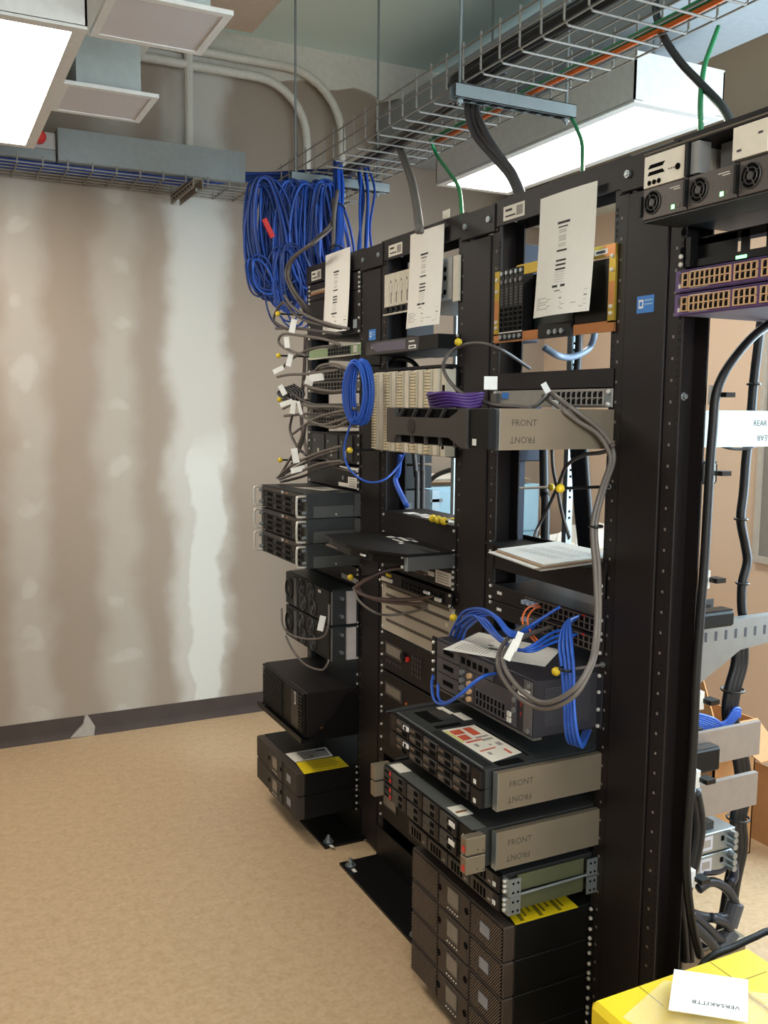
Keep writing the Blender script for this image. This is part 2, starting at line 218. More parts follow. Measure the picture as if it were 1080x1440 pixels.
# ------------------------------------------------------------------ mesh helpers
ORG_ = {}
def put(o, parent=None):
    COL.objects.link(o)
    if parent is not None: o.parent = parent
    return o
def thing(name, label, cat, loc, group=None):
    o = bpy.data.objects.new(name, None); o.empty_display_size = .05; o.location = loc
    COL.objects.link(o); ORG_[o.name] = Vector(loc)
    o['label'] = label; o['category'] = cat
    if group: o['group'] = group
    return o
def tag(o, label, cat, group=None):
    o['label'] = label; o['category'] = cat
    if group: o['group'] = group
    return o
class MB:
    def __init__(s): s.bm = bmesh.new()
    def box(s, x0, x1, y0, y1, z0, z1):
        m = Matrix.Translation(((x0+x1)/2, (y0+y1)/2, (z0+z1)/2)) @ Matrix.Diagonal((abs(x1-x0), abs(y1-y0), abs(z1-z0), 1))
        bmesh.ops.create_cube(s.bm, size=1, matrix=m); return s
    def quad(s, *p):
        s.bm.faces.new([s.bm.verts.new(q) for q in p]); return s
    def prism(s, poly, f0, f1):
        # poly: list of 2-D points, f0/f1 map them to the two 3-D caps
        a = [s.bm.verts.new(f0(*p)) for p in poly]; b = [s.bm.verts.new(f1(*p)) for p in poly]
        s.bm.faces.new(a); s.bm.faces.new(b[::-1])
        for i in range(len(poly)): s.bm.faces.new((a[i], b[i], b[(i+1) % len(poly)], a[(i+1) % len(poly)]))
        return s
    def cyl(s, a, b, r, n=10, r2=None):
        a, b = Vector(a), Vector(b); d = b-a
        q = d.to_track_quat('Z', 'Y').to_matrix().to_4x4()
        bmesh.ops.create_cone(s.bm, cap_ends=True, segments=n, radius1=r, radius2=r if r2 is None else r2, depth=d.length,
                              matrix=Matrix.Translation((a+b)/2) @ q); return s
    def ring(s, c, ax, R, r, n=20, k=6):
        c = Vector(c); q = Vector(ax).to_track_quat('Z', 'Y').to_matrix()
        pts = [c + q @ Vector((R*math.cos(t*2*PI/n), R*math.sin(t*2*PI/n), 0)) for t in range(n)]
        return s.tube(pts, r, k, closed=True)
    def ball(s, c, r, sub=2):
        bmesh.ops.create_icosphere(s.bm, subdivisions=sub, radius=r, matrix=Matrix.Translation(c)); return s
    def tube(s, pts, r, k=7, closed=False):
        pts = [Vector(p) for p in pts]; n = len(pts); rings = []
        prev = None
        for i in range(n):
            if closed: t = pts[(i+1) % n]-pts[i-1]
            else: t = pts[min(i+1, n-1)]-pts[max(i-1, 0)]
            if t.length < 1e-9: t = Vector((0, 0, 1))
            t.normalize()
            if prev is None:
                u = t.cross(Vector((0, 0, 1)))
                if u.length < .1: u = t.cross(Vector((1, 0, 0)))
            else:
                u = prev - t*prev.dot(t)
                if u.length < 1e-6: u = t.cross(Vector((0, 0, 1)))
            u.normalize(); prev = u; v = t.cross(u)
            rings.append([s.bm.verts.new(pts[i] + r*(math.cos(a*2*PI/k)*u + math.sin(a*2*PI/k)*v)) for a in range(k)])
        for i in range(n if closed else n-1):
            A, B = rings[i], rings[(i+1) % n]
            for a in range(k): s.bm.faces.new((A[a], A[(a+1) % k], B[(a+1) % k], B[a]))
        if not closed: s.bm.faces.new(rings[0][::-1]); s.bm.faces.new(rings[-1])
        return s
    def build(s, name, mat, parent=None, bevel=0., smooth=False, kind=None):
        bm = s.bm
        if bevel: bmesh.ops.bevel(bm, geom=bm.edges[:], offset=bevel, segments=1, affect='EDGES', clamp_overlap=True)
        bmesh.ops.recalc_face_normals(bm, faces=bm.faces)
        if parent is not None: off = ORG_[parent.name]
        else:
            vs = [v.co for v in bm.verts]
            off = Vector(((min(v.x for v in vs)+max(v.x for v in vs))/2, (min(v.y for v in vs)+max(v.y for v in vs))/2, min(v.z for v in vs)))
        bmesh.ops.translate(bm, verts=bm.verts, vec=-off)
        me = bpy.data.meshes.new(name); bm.to_mesh(me); bm.free()
        if smooth:
            for p in me.polygons: p.use_smooth = True
        me.materials.append(mat)
        o = bpy.data.objects.new(name, me)
        if parent is None: o.location = off
        put(o, parent); ORG_[o.name] = Vector(off)
        if kind: o['kind'] = kind
        return o
def B(name, mat, parent, x0, x1, y0, y1, z0, z1, bevel=0.):
    return MB().box(x0, x1, y0, y1, z0, z1).build(name, mat, parent, bevel)
def inst(name, me, parent, loc):
    o = bpy.data.objects.new(name, me); o.location = Vector(loc)-ORG_[parent.name]; put(o, parent); ORG_[o.name] = Vector(loc)
    return o
def shared(name, mb, mat, smooth=False):
    bmesh.ops.recalc_face_normals(mb.bm, faces=mb.bm.faces)
    me = bpy.data.meshes.new(name); mb.bm.to_mesh(me); mb.bm.free(); me.materials.append(mat)
    if smooth:
        for p in me.polygons: p.use_smooth = True
    return me
def struct(o): o['kind'] = 'structure'; return o
def spline(P, per=6):
    P = [Vector(p) for p in P]; out = []
    Q = [P[0]*2-P[1]] + P + [P[-1]*2-P[-2]]
    for i in range(1, len(Q)-2):
        a, b, c, d = Q[i-1:i+3]
        for k in range(per):
            t = k/per
            out.append(.5*((2*b) + (c-a)*t + (2*a-5*b+4*c-d)*t*t + (3*b-a-3*c+d)*t**3))
    out.append(P[-1]); return out
def cable(P, r, mat, name, label, cat='cable', group=None, k=7, per=6):
    o = MB().tube(spline(P, per), r, k).build(name, mat, None, smooth=True)
    return tag(o, label, cat, group)
def text(s, size, fmap, name, mat, parent, ext=.0003):
    cu = bpy.data.curves.new(name, 'FONT'); cu.body = s; cu.size = size; cu.align_x = 'LEFT'; cu.resolution_u = 2
    t = bpy.data.objects.new(name, cu); me = bpy.data.meshes.new_from_object(t)
    bpy.data.objects.remove(t); off = ORG_[parent.name]
    for v in me.vertices: v.co = Vector(fmap(v.co.x, v.co.y)) - off
    me.materials.clear(); me.materials.append(mat)
    o = bpy.data.objects.new(name, me); put(o, parent); return o
SCREW = shared('screw', MB().cyl((0, 0, 0), (-.004, 0, 0), .0047, 8).cyl((-.004, 0, 0), (-.0055, 0, 0), .0036, 8, .002), M('screw_bright', (222, 218, 210), .32, .5))
BIGSCREW = shared('bolt', MB().cyl((0, 0, 0), (-.006, 0, 0), .0085, 8).cyl((-.006, 0, 0), (-.008, 0, 0), .006, 8, .004), ZINC)

# ------------------------------------------------------------------ rack coordinates
F = 1.3946; U = .04445; W = .483
BAY = {1: (.986, 1.451), 2: (1.654, 2.119), 3: (2.322, 2.787), 4: (2.990, 3.455)}
class Dev:
    def __init__(s, b, z0, h, xf, name, label, cat, group=None):
        s.b = b; s.yl = BAY[b][1]+.009; s.z0 = z0; s.h = h; s.xf = xf
        s.t = thing(name, label, cat, (xf+.1, s.yl-W/2, z0), group)
    def box(s, name, mat, s0, s1, v0, v1, x0, x1, bevel=0., parent=None):
        return B(name, mat, parent or s.t, s.xf+x0, s.xf+x1, s.yl-s1, s.yl-s0, s.z0+v0, s.z0+v1, bevel)
    def add(s, mb, s0, s1, v0, v1, x0, x1):
        mb.box(s.xf+x0, s.xf+x1, s.yl-s1, s.yl-s0, s.z0+v0, s.z0+v1); return mb
    def build(s, mb, name, mat, parent=None, **k): return mb.build(name, mat, parent or s.t, **k)
    def poly(s, name, mat, pts, x0, x1, parent=None):
        return MB().prism(pts, lambda a, b: (s.xf+x0, s.yl-a, s.z0+b), lambda a, b: (s.xf+x1, s.yl-a, s.z0+b)).build(name, mat, parent or s.t)
    def at(s, a, v, x=0.): return (s.xf+x, s.yl-a, s.z0+v)
    def screws(s, vs, sides='LR', x=None):
        for sd in sides:
            for v in vs:
                inst('screw', SCREW, s.t, (F-.003 if x is None else x, BAY[s.b][1 if sd == 'L' else 0], s.z0+v))
    def ears(s, mat, x0=None, x1=None, sides='LR', name='rack_ear'):
        x0 = F-.003 if x0 is None else x0; x1 = F if x1 is None else x1
        for sd in sides:
            a, b = (0, .02) if sd == 'L' else (W-.02, W)
            B(name, mat, s.t, x0, x1, s.yl-b, s.yl-a, s.z0+.001, s.z0+s.h-.001)
    def text(s, tx, size, a, v, x, mat, name='lettering', parent=None, flip=False):
        X = s.xf+x
        f = (lambda p, q: (X, s.yl-a-p, s.z0+v+q)) if not flip else (lambda p, q: (X, s.yl-a+p, s.z0+v-q))
        return text(tx, size, f, name, mat, parent or s.t)
# ------------------------------------------------------------------ room shell
def mth(nt, op, a, b=None, c=None):
    n = nt.nodes.new('ShaderNodeMath'); n.operation = op
    for i, v in enumerate((a, b, c)):
        if v is None: continue
        if isinstance(v, (int, float)): n.inputs[i].default_value = v
        else: nt.links.new(v, n.inputs[i])
    return n.outputs[0]
def sstep(nt, v, lo, hi):
    n = nt.nodes.new('ShaderNodeMapRange'); n.interpolation_type = 'SMOOTHSTEP'; nt.links.new(v, n.inputs[0])
    n.inputs[1].default_value = lo; n.inputs[2].default_value = hi; n.inputs[3].default_value = 0; n.inputs[4].default_value = 1
    return n.outputs[0]
def drywall(name, base, mud, studs, seam, rough=.85):
    m = bpy.data.materials.new(name); m.use_nodes = True; nt = m.node_tree; N = nt.nodes; L = nt.links; b = N['Principled BSDF']
    g = N.new('ShaderNodeNewGeometry'); nz = N.new('ShaderNodeTexNoise'); nz.inputs['Scale'].default_value = 3.5; nz.inputs['Detail'].default_value = 4
    L.new(g.outputs['Position'], nz.inputs['Vector'])
    sc = N.new('ShaderNodeSeparateColor'); L.new(nz.outputs['Color'], sc.inputs[0])
    sp = N.new('ShaderNodeSeparateXYZ'); L.new(g.outputs['Position'], sp.inputs[0])
    x = mth(nt, 'MULTIPLY_ADD', mth(nt, 'SUBTRACT', sc.outputs[0], .5), .2, sp.outputs[0])
    z = mth(nt, 'MULTIPLY_ADD', mth(nt, 'SUBTRACT', sc.outputs[1], .5), .34, sp.outputs[2])
    acc = None
    for i, cx in enumerate(studs):
        dx = mth(nt, 'ABSOLUTE', mth(nt, 'SUBTRACT', x, cx))
        fr = mth(nt, 'MULTIPLY', mth(nt, 'SUBTRACT', mth(nt, 'FRACT', mth(nt, 'MULTIPLY_ADD', z, 1/.322, .35*i+.1)), .5), .322)
        d = mth(nt, 'SQRT', mth(nt, 'ADD', mth(nt, 'MULTIPLY', dx, dx), mth(nt, 'MULTIPLY', fr, fr)))
        spot = mth(nt, 'SUBTRACT', 1, sstep(nt, d, .03, .105))
        band = mth(nt, 'MULTIPLY', mth(nt, 'SUBTRACT', 1, sstep(nt, dx, .03, .15)), .28)
        v = mth(nt, 'MAXIMUM', mth(nt, 'MULTIPLY', spot, mth(nt, 'MULTIPLY', sstep(nt, sc.outputs[2], .32, .56), .46)), band)
        acc = v if acc is None else mth(nt, 'MAXIMUM', acc, v)
    for cx, hw in seam:
        dx = mth(nt, 'ABSOLUTE', mth(nt, 'SUBTRACT', x, cx))
        acc = mth(nt, 'MAXIMUM', acc, mth(nt, 'MULTIPLY', mth(nt, 'SUBTRACT', 1, sstep(nt, dx, hw*.45, hw)), .6))
        dx2 = mth(nt, 'ABSOLUTE', mth(nt, 'SUBTRACT', x, cx+.03))
        acc = mth(nt, 'MAXIMUM', acc, mth(nt, 'MULTIPLY', mth(nt, 'MULTIPLY', mth(nt, 'SUBTRACT', 1, sstep(nt, dx2, .07, .125)), mth(nt, 'SUBTRACT', 1, sstep(nt, z, 1.2, 1.9))), .95))
    n3 = N.new('ShaderNodeTexNoise'); n3.inputs['Scale'].default_value = 1.3; L.new(g.outputs['Position'], n3.inputs['Vector'])
    mx0 = N.new('ShaderNodeMix'); mx0.data_type = 'RGBA'; c = lin(base)
    mx0.inputs[6].default_value = (*[v*.9 for v in c], 1); mx0.inputs[7].default_value = (*[v*1.1 for v in c], 1); L.new(n3.outputs['Fac'], mx0.inputs[0])
    mx = N.new('ShaderNodeMix'); mx.data_type = 'RGBA'; L.new(acc, mx.inputs[0]); L.new(mx0.outputs[2], mx.inputs[6]); mx.inputs[7].default_value = (*lin(mud), 1)
    L.new(mx.outputs[2], b.inputs['Base Color']); b.inputs['Roughness'].default_value = rough
    return m
def floor_mat():
    m = bpy.data.materials.new('speckled_vinyl'); m.use_nodes = True; nt = m.node_tree; N = nt.nodes; L = nt.links; b = N['Principled BSDF']
    g = N.new('ShaderNodeNewGeometry')
    n1 = N.new('ShaderNodeTexNoise'); n1.inputs['Scale'].default_value = 70; n1.inputs['Detail'].default_value = 2
    n2 = N.new('ShaderNodeTexNoise'); n2.inputs['Scale'].default_value = 28; n2.inputs['Detail'].default_value = 5
    L.new(g.outputs['Position'], n1.inputs[0]); L.new(g.outputs['Position'], n2.inputs[0])
    f = mth(nt, 'MULTIPLY_ADD', n1.outputs['Fac'], .55, mth(nt, 'MULTIPLY', n2.outputs['Fac'], .5))
    cr = N.new('ShaderNodeValToRGB'); L.new(f, cr.inputs[0])
    cr.color_ramp.elements[0].position = .33; cr.color_ramp.elements[0].color = (*lin((180, 150, 116)), 1)
    cr.color_ramp.elements[1].position = .7; cr.color_ramp.elements[1].color = (*lin((202, 174, 140)), 1)
    L.new(cr.outputs[0], b.inputs['Base Color']); b.inputs['Roughness'].default_value = .42
    b.inputs['Specular IOR Level'].default_value = .35
    return m
X0, X1, Y0, Y1, ZC = -1.7, 3.3, -1.9, 4.52, 3.36
GREYWALL = drywall('taped_drywall', (155, 140, 125), (214, 212, 204), (.43, .84), ((1.235, .2),))
TANWALL = M('tan_wall_paint', (222, 194, 168), .8, var=.05, scale=3)
CEIL = M('painted_deck', (222, 242, 238), .8, var=.04, scale=2)
struct(MB().box(X0-.1, X1+.1, Y0-.1, Y1+.1, -.1, 0).build('floor', floor_mat()))
struct(MB().box(X0-.1, X1+.1, Y0-.1, Y1+.1, ZC, ZC+.1).build('ceiling', CEIL))
struct(MB().box(X0-.1, X1+.1, Y1, Y1+.1, 0, ZC).build('wall_back', GREYWALL))
struct(MB().box(X0-.1, X0, Y0, Y1, 0, ZC).build('wall_left', M('grey_brown_wall', (104, 94, 86), .8)))
wfm = MB().box(X0-.1, -1.0, Y0-.1, Y0, 0, ZC).box(2.2, X1+.1, Y0-.1, Y0, 0, ZC).box(-1.0, 2.2, Y0-.1, Y0, 0, .8).box(-1.0, 2.2, Y0-.1, Y0, 2.7, ZC)
struct(wfm.build('wall_front', TANWALL))
struct(MB().box(-1.06, -1.0, Y0-.08, Y0+.02, .74, 2.76).box(2.2, 2.26, Y0-.08, Y0+.02, .74, 2.76).box(-1.0, 2.2, Y0-.08, Y0+.02, .74, .8).box(-1.0, 2.2, Y0-.08, Y0+.02, 2.7, 2.76).build('added_window_frame', WPL))  # frame of an unseen opening, added around the rear fill light
# right wall with an assumed, unseen window opening (Y .8..2.4, z .95..2.55) out of frame
wr = MB().box(X1, X1+.1, Y0, .8, 0, ZC).box(X1, X1+.1, 2.4, Y1, 0, ZC).box(X1, X1+.1, .8, 2.4, 0, .95).box(X1, X1+.1, .8, 2.4, 2.55, ZC)
struct(wr.build('wall_right', TANWALL))
wf = MB().box(X1-.02, X1+.08, .74, .8, .89, 2.61).box(X1-.02, X1+.08, 2.4, 2.46, .89, 2.61).box(X1-.02, X1+.08, .8, 2.4, .89, .95).box(X1-.02, X1+.08, .8, 2.4, 2.55, 2.61).box(X1+.03, X1+.06, 1.58, 1.62, .95, 2.55)
win = struct(wf.build('assumed_window', WPL))  # frame of the assumed window, added around the right-hand daylight lamp
# rubber cove base, in two lengths with a chipped joint
BASEM = M('rubber_base', (78, 68, 64), .8, var=.2, scale=9, spec=.15)
def cove(name, x0, x1):
    p = [(0, 0), (-.022, 0), (-.018, .006), (-.008, .016), (-.004, .03), (-.003, .1), (0, .1)]
    return struct(MB().prism(p, lambda a, b: (x0, Y1+a, b), lambda a, b: (x1, Y1+a, b)).build(name, BASEM))
bb = cove('baseboard_back', .665, X1)
cove('baseboard_back', X0, .66)
MB().prism([(.58, .004), (.69, .0), (.695, .045), (.665, .1), (.65, .1), (.64, .06)], lambda a, b: (a, Y1-.0215, b), lambda a, b: (a, Y1-.002, b)).build('torn_edge', M('bare_plaster', (168, 160, 152), .9), bb)
p = [(0, 0), (-.02, 0), (-.006, .02), (-.004, .1), (0, .1)]
struct(MB().prism(p, lambda a, b: (X1+a, Y0, b), lambda a, b: (X1+a, Y1-.03, b)).build('baseboard_right', BASEM))
# sprayed band and deck edge along the top of the back wall
fp = MB()
poly = [(X0, 3.36)]
n = 60
for i in range(n+1):
    xx = X0+(X1-X0)*i/n; poly.append((xx, 3.17+.035*math.sin(i*1.7)*random.random()+.03*(xx/3)))
poly.append((X1, 3.36))
fp.prism(poly, lambda a, b: (a, Y1-.03, b), lambda a, b: (a, Y1, b))
struct(fp.build('trim_1', M('sprayed_plaster', (214, 208, 196), .95, bump=.5, bscale=40)))
# bulkhead along the right of the ceiling space and ledge on the right wall
struct(MB().box(2.18, 2.62, Y0, Y1-.03, 2.86, 3.1).build('trim_2', M('bulkhead_grey', (150, 154, 156), .7)))
struct(MB().box(2.95, X1, Y0, Y1-.03, 2.62, 2.74).build('trim_3', M('ledge_white', (206, 212, 206), .7)))
# beam crossing the ceiling at the left
struct(MB().box(.1, 1.36, 2.0, 4.05, 3.2, 3.36).build('trim_4', M('beam_cream', (190, 170, 150), .9, bump=.6, bscale=30)))

# ------------------------------------------------------------------ light fixtures
LENS = emis('lit_lens', (1.0, .93, .82), LENS_POWER)
def fixture(x0, x1, y0, y1, z, label):
    t = thing('ceiling_light', label, 'ceiling light', ((x0+x1)/2, (y0+y1)/2, z), 'boxed fluorescent fixtures')
    e = .035; h = .15
    mb = MB().box(x0-e, x0-e+.006, y0-e, y1+e, z+.004, z+h).box(x1+e-.006, x1+e, y0-e, y1+e, z+.004, z+h).box(x0-e, x1+e, y0-e, y0-e+.006, z+.004, z+h).box(x0-e, x1+e, y1+e-.006, y1+e, z+.004, z+h).box(x0-e, x1+e, y0-e, y1+e, z+h, z+h+.006)
    mb.build('housing', LAMPW, t)
    fr = MB().box(x0-e, x0, y0-e, y1+e, z-.004, z+.006).box(x1, x1+e, y0-e, y1+e, z-.004, z+.006).box(x0, x1, y0-e, y0, z-.004, z+.006).box(x0, x1, y1, y1+e, z-.004, z+.006)
    fr.build('lens_frame', LAMPW, t)
    B('lens', LENS, t, x0, x1, y0, y1, z, z+.004)
    for yy in (y0+.1, y1-.1):
        MB().cyl(((x0+x1)/2, yy, z+h), ((x0+x1)/2, yy, ZC), .005, 6).build('hanger_rod', STRUT, t)
    return t
fixture(-.17, .405, 2.70, 3.92, 2.58, 'big white boxed ceiling light glaring at the top left corner')
fixture(2.14, 2.46, 2.47, 3.69, 2.58, 'long narrow boxed ceiling light hanging behind the wire tray')
fixture(-.17, .405, -.6, .6, 2.58, 'added boxed ceiling light above the camera, unseen')  # this and the next fixture are unseen lamps added to light the room
fixture(2.14, 2.46, -.2, 1.02, 2.58, 'added boxed ceiling light over the near end, unseen')

# ------------------------------------------------------------------ air vents
PERF = bpy.data.materials.new('perforated_white'); PERF.use_nodes = True; MATS['perf'] = PERF
nt = PERF.node_tree; g = nt.nodes.new('ShaderNodeNewGeometry'); sp = nt.nodes.new('ShaderNodeSeparateXYZ'); nt.links.new(g.outputs['Position'], sp.inputs[0])
fx = mth(nt, 'SINE', mth(nt, 'MULTIPLY', sp.outputs[0], 700)); fy = mth(nt, 'SINE', mth(nt, 'MULTIPLY', sp.outputs[1], 700))
k = sstep(nt, mth(nt, 'MULTIPLY', fx, fy), .1, .5); mx = nt.nodes.new('ShaderNodeMix'); mx.data_type = 'RGBA'; nt.links.new(k, mx.inputs[0])
mx.inputs[6].default_value = (*lin((212, 204, 202)), 1); mx.inputs[7].default_value = (*lin((134, 126, 128)), 1)
nt.links.new(mx.outputs[2], nt.nodes['Principled BSDF'].inputs['Base Color']); nt.nodes['Principled BSDF'].inputs['Roughness'].default_value = .6
def vent(x0, x1, y0, y1, z, label):
    t = thing('air_vent', label, 'air vent', ((x0+x1)/2, (y0+y1)/2, z), 'perforated ceiling vents')
    f = .022
    MB().box(x0, x0+f, y0, y1, z, z+.012).box(x1-f, x1, y0, y1, z, z+.012).box(x0+f, x1-f, y0, y0+f, z, z+.012).box(x0+f, x1-f, y1-f, y1, z, z+.012).build('frame', LAMPW, t)
    B('perforated_face', PERF, t, x0+f, x1-f, y0+f, y1-f, z+.003, z+.009)
    B('neck', M('duct_grey', (166, 172, 168), .5, .2), t, x0+.05, x1-.05, y0+.04, y1-.04, z+.012, z+.17)
    B('duct', M('duct_cream', (200, 188, 172), .6), t, x0+.02, x1-.02, y0+.02, y1-.02, z+.17, 3.2)
vent(.462, .775, 2.455, 2.77, 2.6, 'perforated square vent nearest the big ceiling light, larger in view')
vent(.446, .752, 3.2, 3.51, 2.6, 'smaller-looking perforated vent above the grey wireway')

# ------------------------------------------------------------------ conduits, wireway, alarm on the back wall
PIPE = M('painted_conduit', (208, 202, 190), .5)
def bend(P, r, rad):
    out = [Vector(P[0])]
    for i in range(1, len(P)-1):
        a, b, c = Vector(P[i-1]), Vector(P[i]), Vector(P[i+1]); d0 = (a-b).normalized(); d1 = (c-b).normalized()
        s, e = b+d0*rad, b+d1*rad; ctr = b+(d0+d1)*rad
        for k in range(9):
            t = k/8*PI/2; out.append(ctr - d1*rad*math.cos(t) - d0*rad*math.sin(t))
    out.append(Vector(P[-1])); return out
def pipe(P, r, rad, label):
    o = MB().tube(bend(P, r, rad), r, 10).build('conduit_pipe', PIPE, None, smooth=True); tag(o, label, 'pipe', 'cream conduits on the back wall')
pipe([(X0, 4.45, 3.235), (1.965, 4.45, 3.235), (1.965, 4.45, 2.6)], .021, .3, 'upper cream conduit bending down into the corner of the wire tray')
pipe([(X0, 4.45, 3.165), (1.775, 4.45, 3.165), (1.775, 4.45, 2.6)], .021, .26, 'lower cream conduit bending down beside the other bent conduit')
o = MB().cyl((1.185, 4.45, 2.765), (1.185, 4.45, ZC), .022, 12).cyl((1.185, 4.45, 2.765), (1.185, 4.45, 2.80), .028, 12).build('conduit_pipe', PIPE, None, smooth=False)
tag(o, 'straight vertical cream conduit dropping into the grey wireway', 'pipe', 'cream conduits on the back wall')
t = thing('cable_wireway', 'long grey steel wireway box on the back wall above the tray', 'wireway', (.99, 4.4, 2.612))
WW = M('wireway_grey', (140, 144, 142), .5, .2)
B('box', WW, t, .573, 1.408, 4.3, 4.5, 2.625, 2.765, .004); B('cover', WW, t, .575, 1.405, 4.294, 4.2995, 2.628, 2.762)
t = thing('cable_wireway', 'shallow pale wireway section at the left edge under the big light', 'wireway', (0, 4.4, 2.612))
B('box', WW, t, X0+.02, .568, 4.31, 4.5, 2.625, 2.672, .003); B('cover', M('wireway_pale', (176, 170, 164), .6), t, .42, .566, 4.31, 4.315, 2.672, 2.74)
t = thing('alarm_strobe', 'small red round alarm light beside the wireway', 'alarm', (.5, 4.29, 2.7))
MB().cyl((.5, 4.308, 2.712), (.5, 4.28, 2.712), .027, 16).build('red_dome', GRED, t); MB().cyl((.5, 4.28, 2.712), (.5, 4.27, 2.712), .018, 14).build('lens', M('red_lens', (220, 70, 60), .2), t)

# ------------------------------------------------------------------ wire basket trays
WIRE = M('tray_wire', (136, 130, 122), .55, .2)
XL, XR_, ZT = 1.53, 1.86, 2.58
t = thing('cable_tray', 'wire basket tray running above the rack row', 'cable tray', ((XL+XR_)/2, 2.6, ZT))
for i in range(7):
    x = XL+(XR_-XL)*i/6; MB().cyl((x, .6, ZT), (x, 4.2, ZT), .0031, 5).build('long_wire', WIRE, t)
for x in (XL, XR_):
    for z in (ZT+.05, ZT+.1): MB().cyl((x, .6, z), (x, 4.2, z), .0031, 5).build('long_wire', WIRE, t)
cw = shared('cross_wire', MB().tube([(XL, 0, .12), (XL, 0, .012), (XL+.012, 0, 0), (XR_-.012, 0, 0), (XR_, 0, .012), (XR_, 0, .12)], .0035, 5), WIRE)
y = .65
while y < 4.2:
    inst('cross_wire', cw, t, (0, y, ZT-.004)); y += .1
t2 = thing('cable_tray', 'wire basket tray along the back wall under the wireway', 'cable tray', (.2, 4.35, ZT))
for i in range(6):
    yy = 4.2+.27*i/5; MB().cyl((X0+.05, yy, ZT), (1.95, yy, ZT), .0031, 5).build('long_wire', WIRE, t2)
for z in (ZT+.05, ZT+.1): MB().cyl((1.42, 4.47, z), (1.95, 4.47, z), .0031, 5).build('long_wire', WIRE, t2)
cw2 = shared('cross_wire', MB().tube([(0, 4.2, .035), (0, 4.2, 0), (0, 4.47, 0), (0, 4.47, .035)], .0035, 5), WIRE)
x = X0+.1
while x < 1.95:
    inst('cross_wire', cw2, t2, (x, 0, ZT-.004)); x += .1
# strut trapezes
def strut(y, x0, x1, z, rods, label):
    t = thing('strut_support', label, 'strut', ((x0+x1)/2, y, z))
    h = .041
    c = MB().box(x0, x1, y-.0205, y-.0185, z, z+h).box(x0, x1, y+.0185, y+.0205, z, z+h).box(x0, x1, y-.0205, y+.0205, z+h-.002, z+h).box(x0, x1, y-.0205, y-.012, z, z+.002).box(x0, x1, y+.012, y+.0205, z, z+.002)
    c.build('channel', STRUT, t)
    sl = MB(); a = x0+.04
    while a < x1-.04: sl.box(a, a+.028, y-.0115, y+.0115, z-.0004, z+.0004); a += .05
    sl.build('slots', DRK, t, kind='stuff')
    for x in rods:
        MB().cyl((x, y, z-.02), (x, y, ZC), .005, 8).build('threaded_rod', STRUT, t)
        MB().cyl((x, y, z-.012), (x, y, z-.002), .011, 6).build('hex_nut', ZINC, t)
strut(2.56, 1.50, 1.955, 2.533, (1.525, 1.93), 'slotted grey strut under the near part of the wire tray')
strut(3.80, 1.44, 1.90, 2.533, (1.465, 1.85), 'grey strut under the far end of the tray by the blue coils')
t = thing('strut_support', 'short slotted strut arm sticking out below the wall tray', 'strut', (1.13, 4.3, 2.535))
MB().box(1.105, 1.109, 4.1, 4.5, 2.535, 2.575).box(1.146, 1.15, 4.1, 4.5, 2.535, 2.575).box(1.105, 1.15, 4.1, 4.5, 2.571, 2.575).build('channel', M('strut_tan', (150, 142, 132), .5, .3), t)
sl = MB()
for i in range(7): sl.box(1.1045, 1.1052, 4.12+i*.05, 4.145+i*.05, 2.548, 2.556)
sl.build('slots', DRK, t, kind='stuff'); MB().cyl((1.128, 4.12, 2.525), (1.128, 4.12, 2.535), .01, 6).build('hex_nut', ZINC, t)
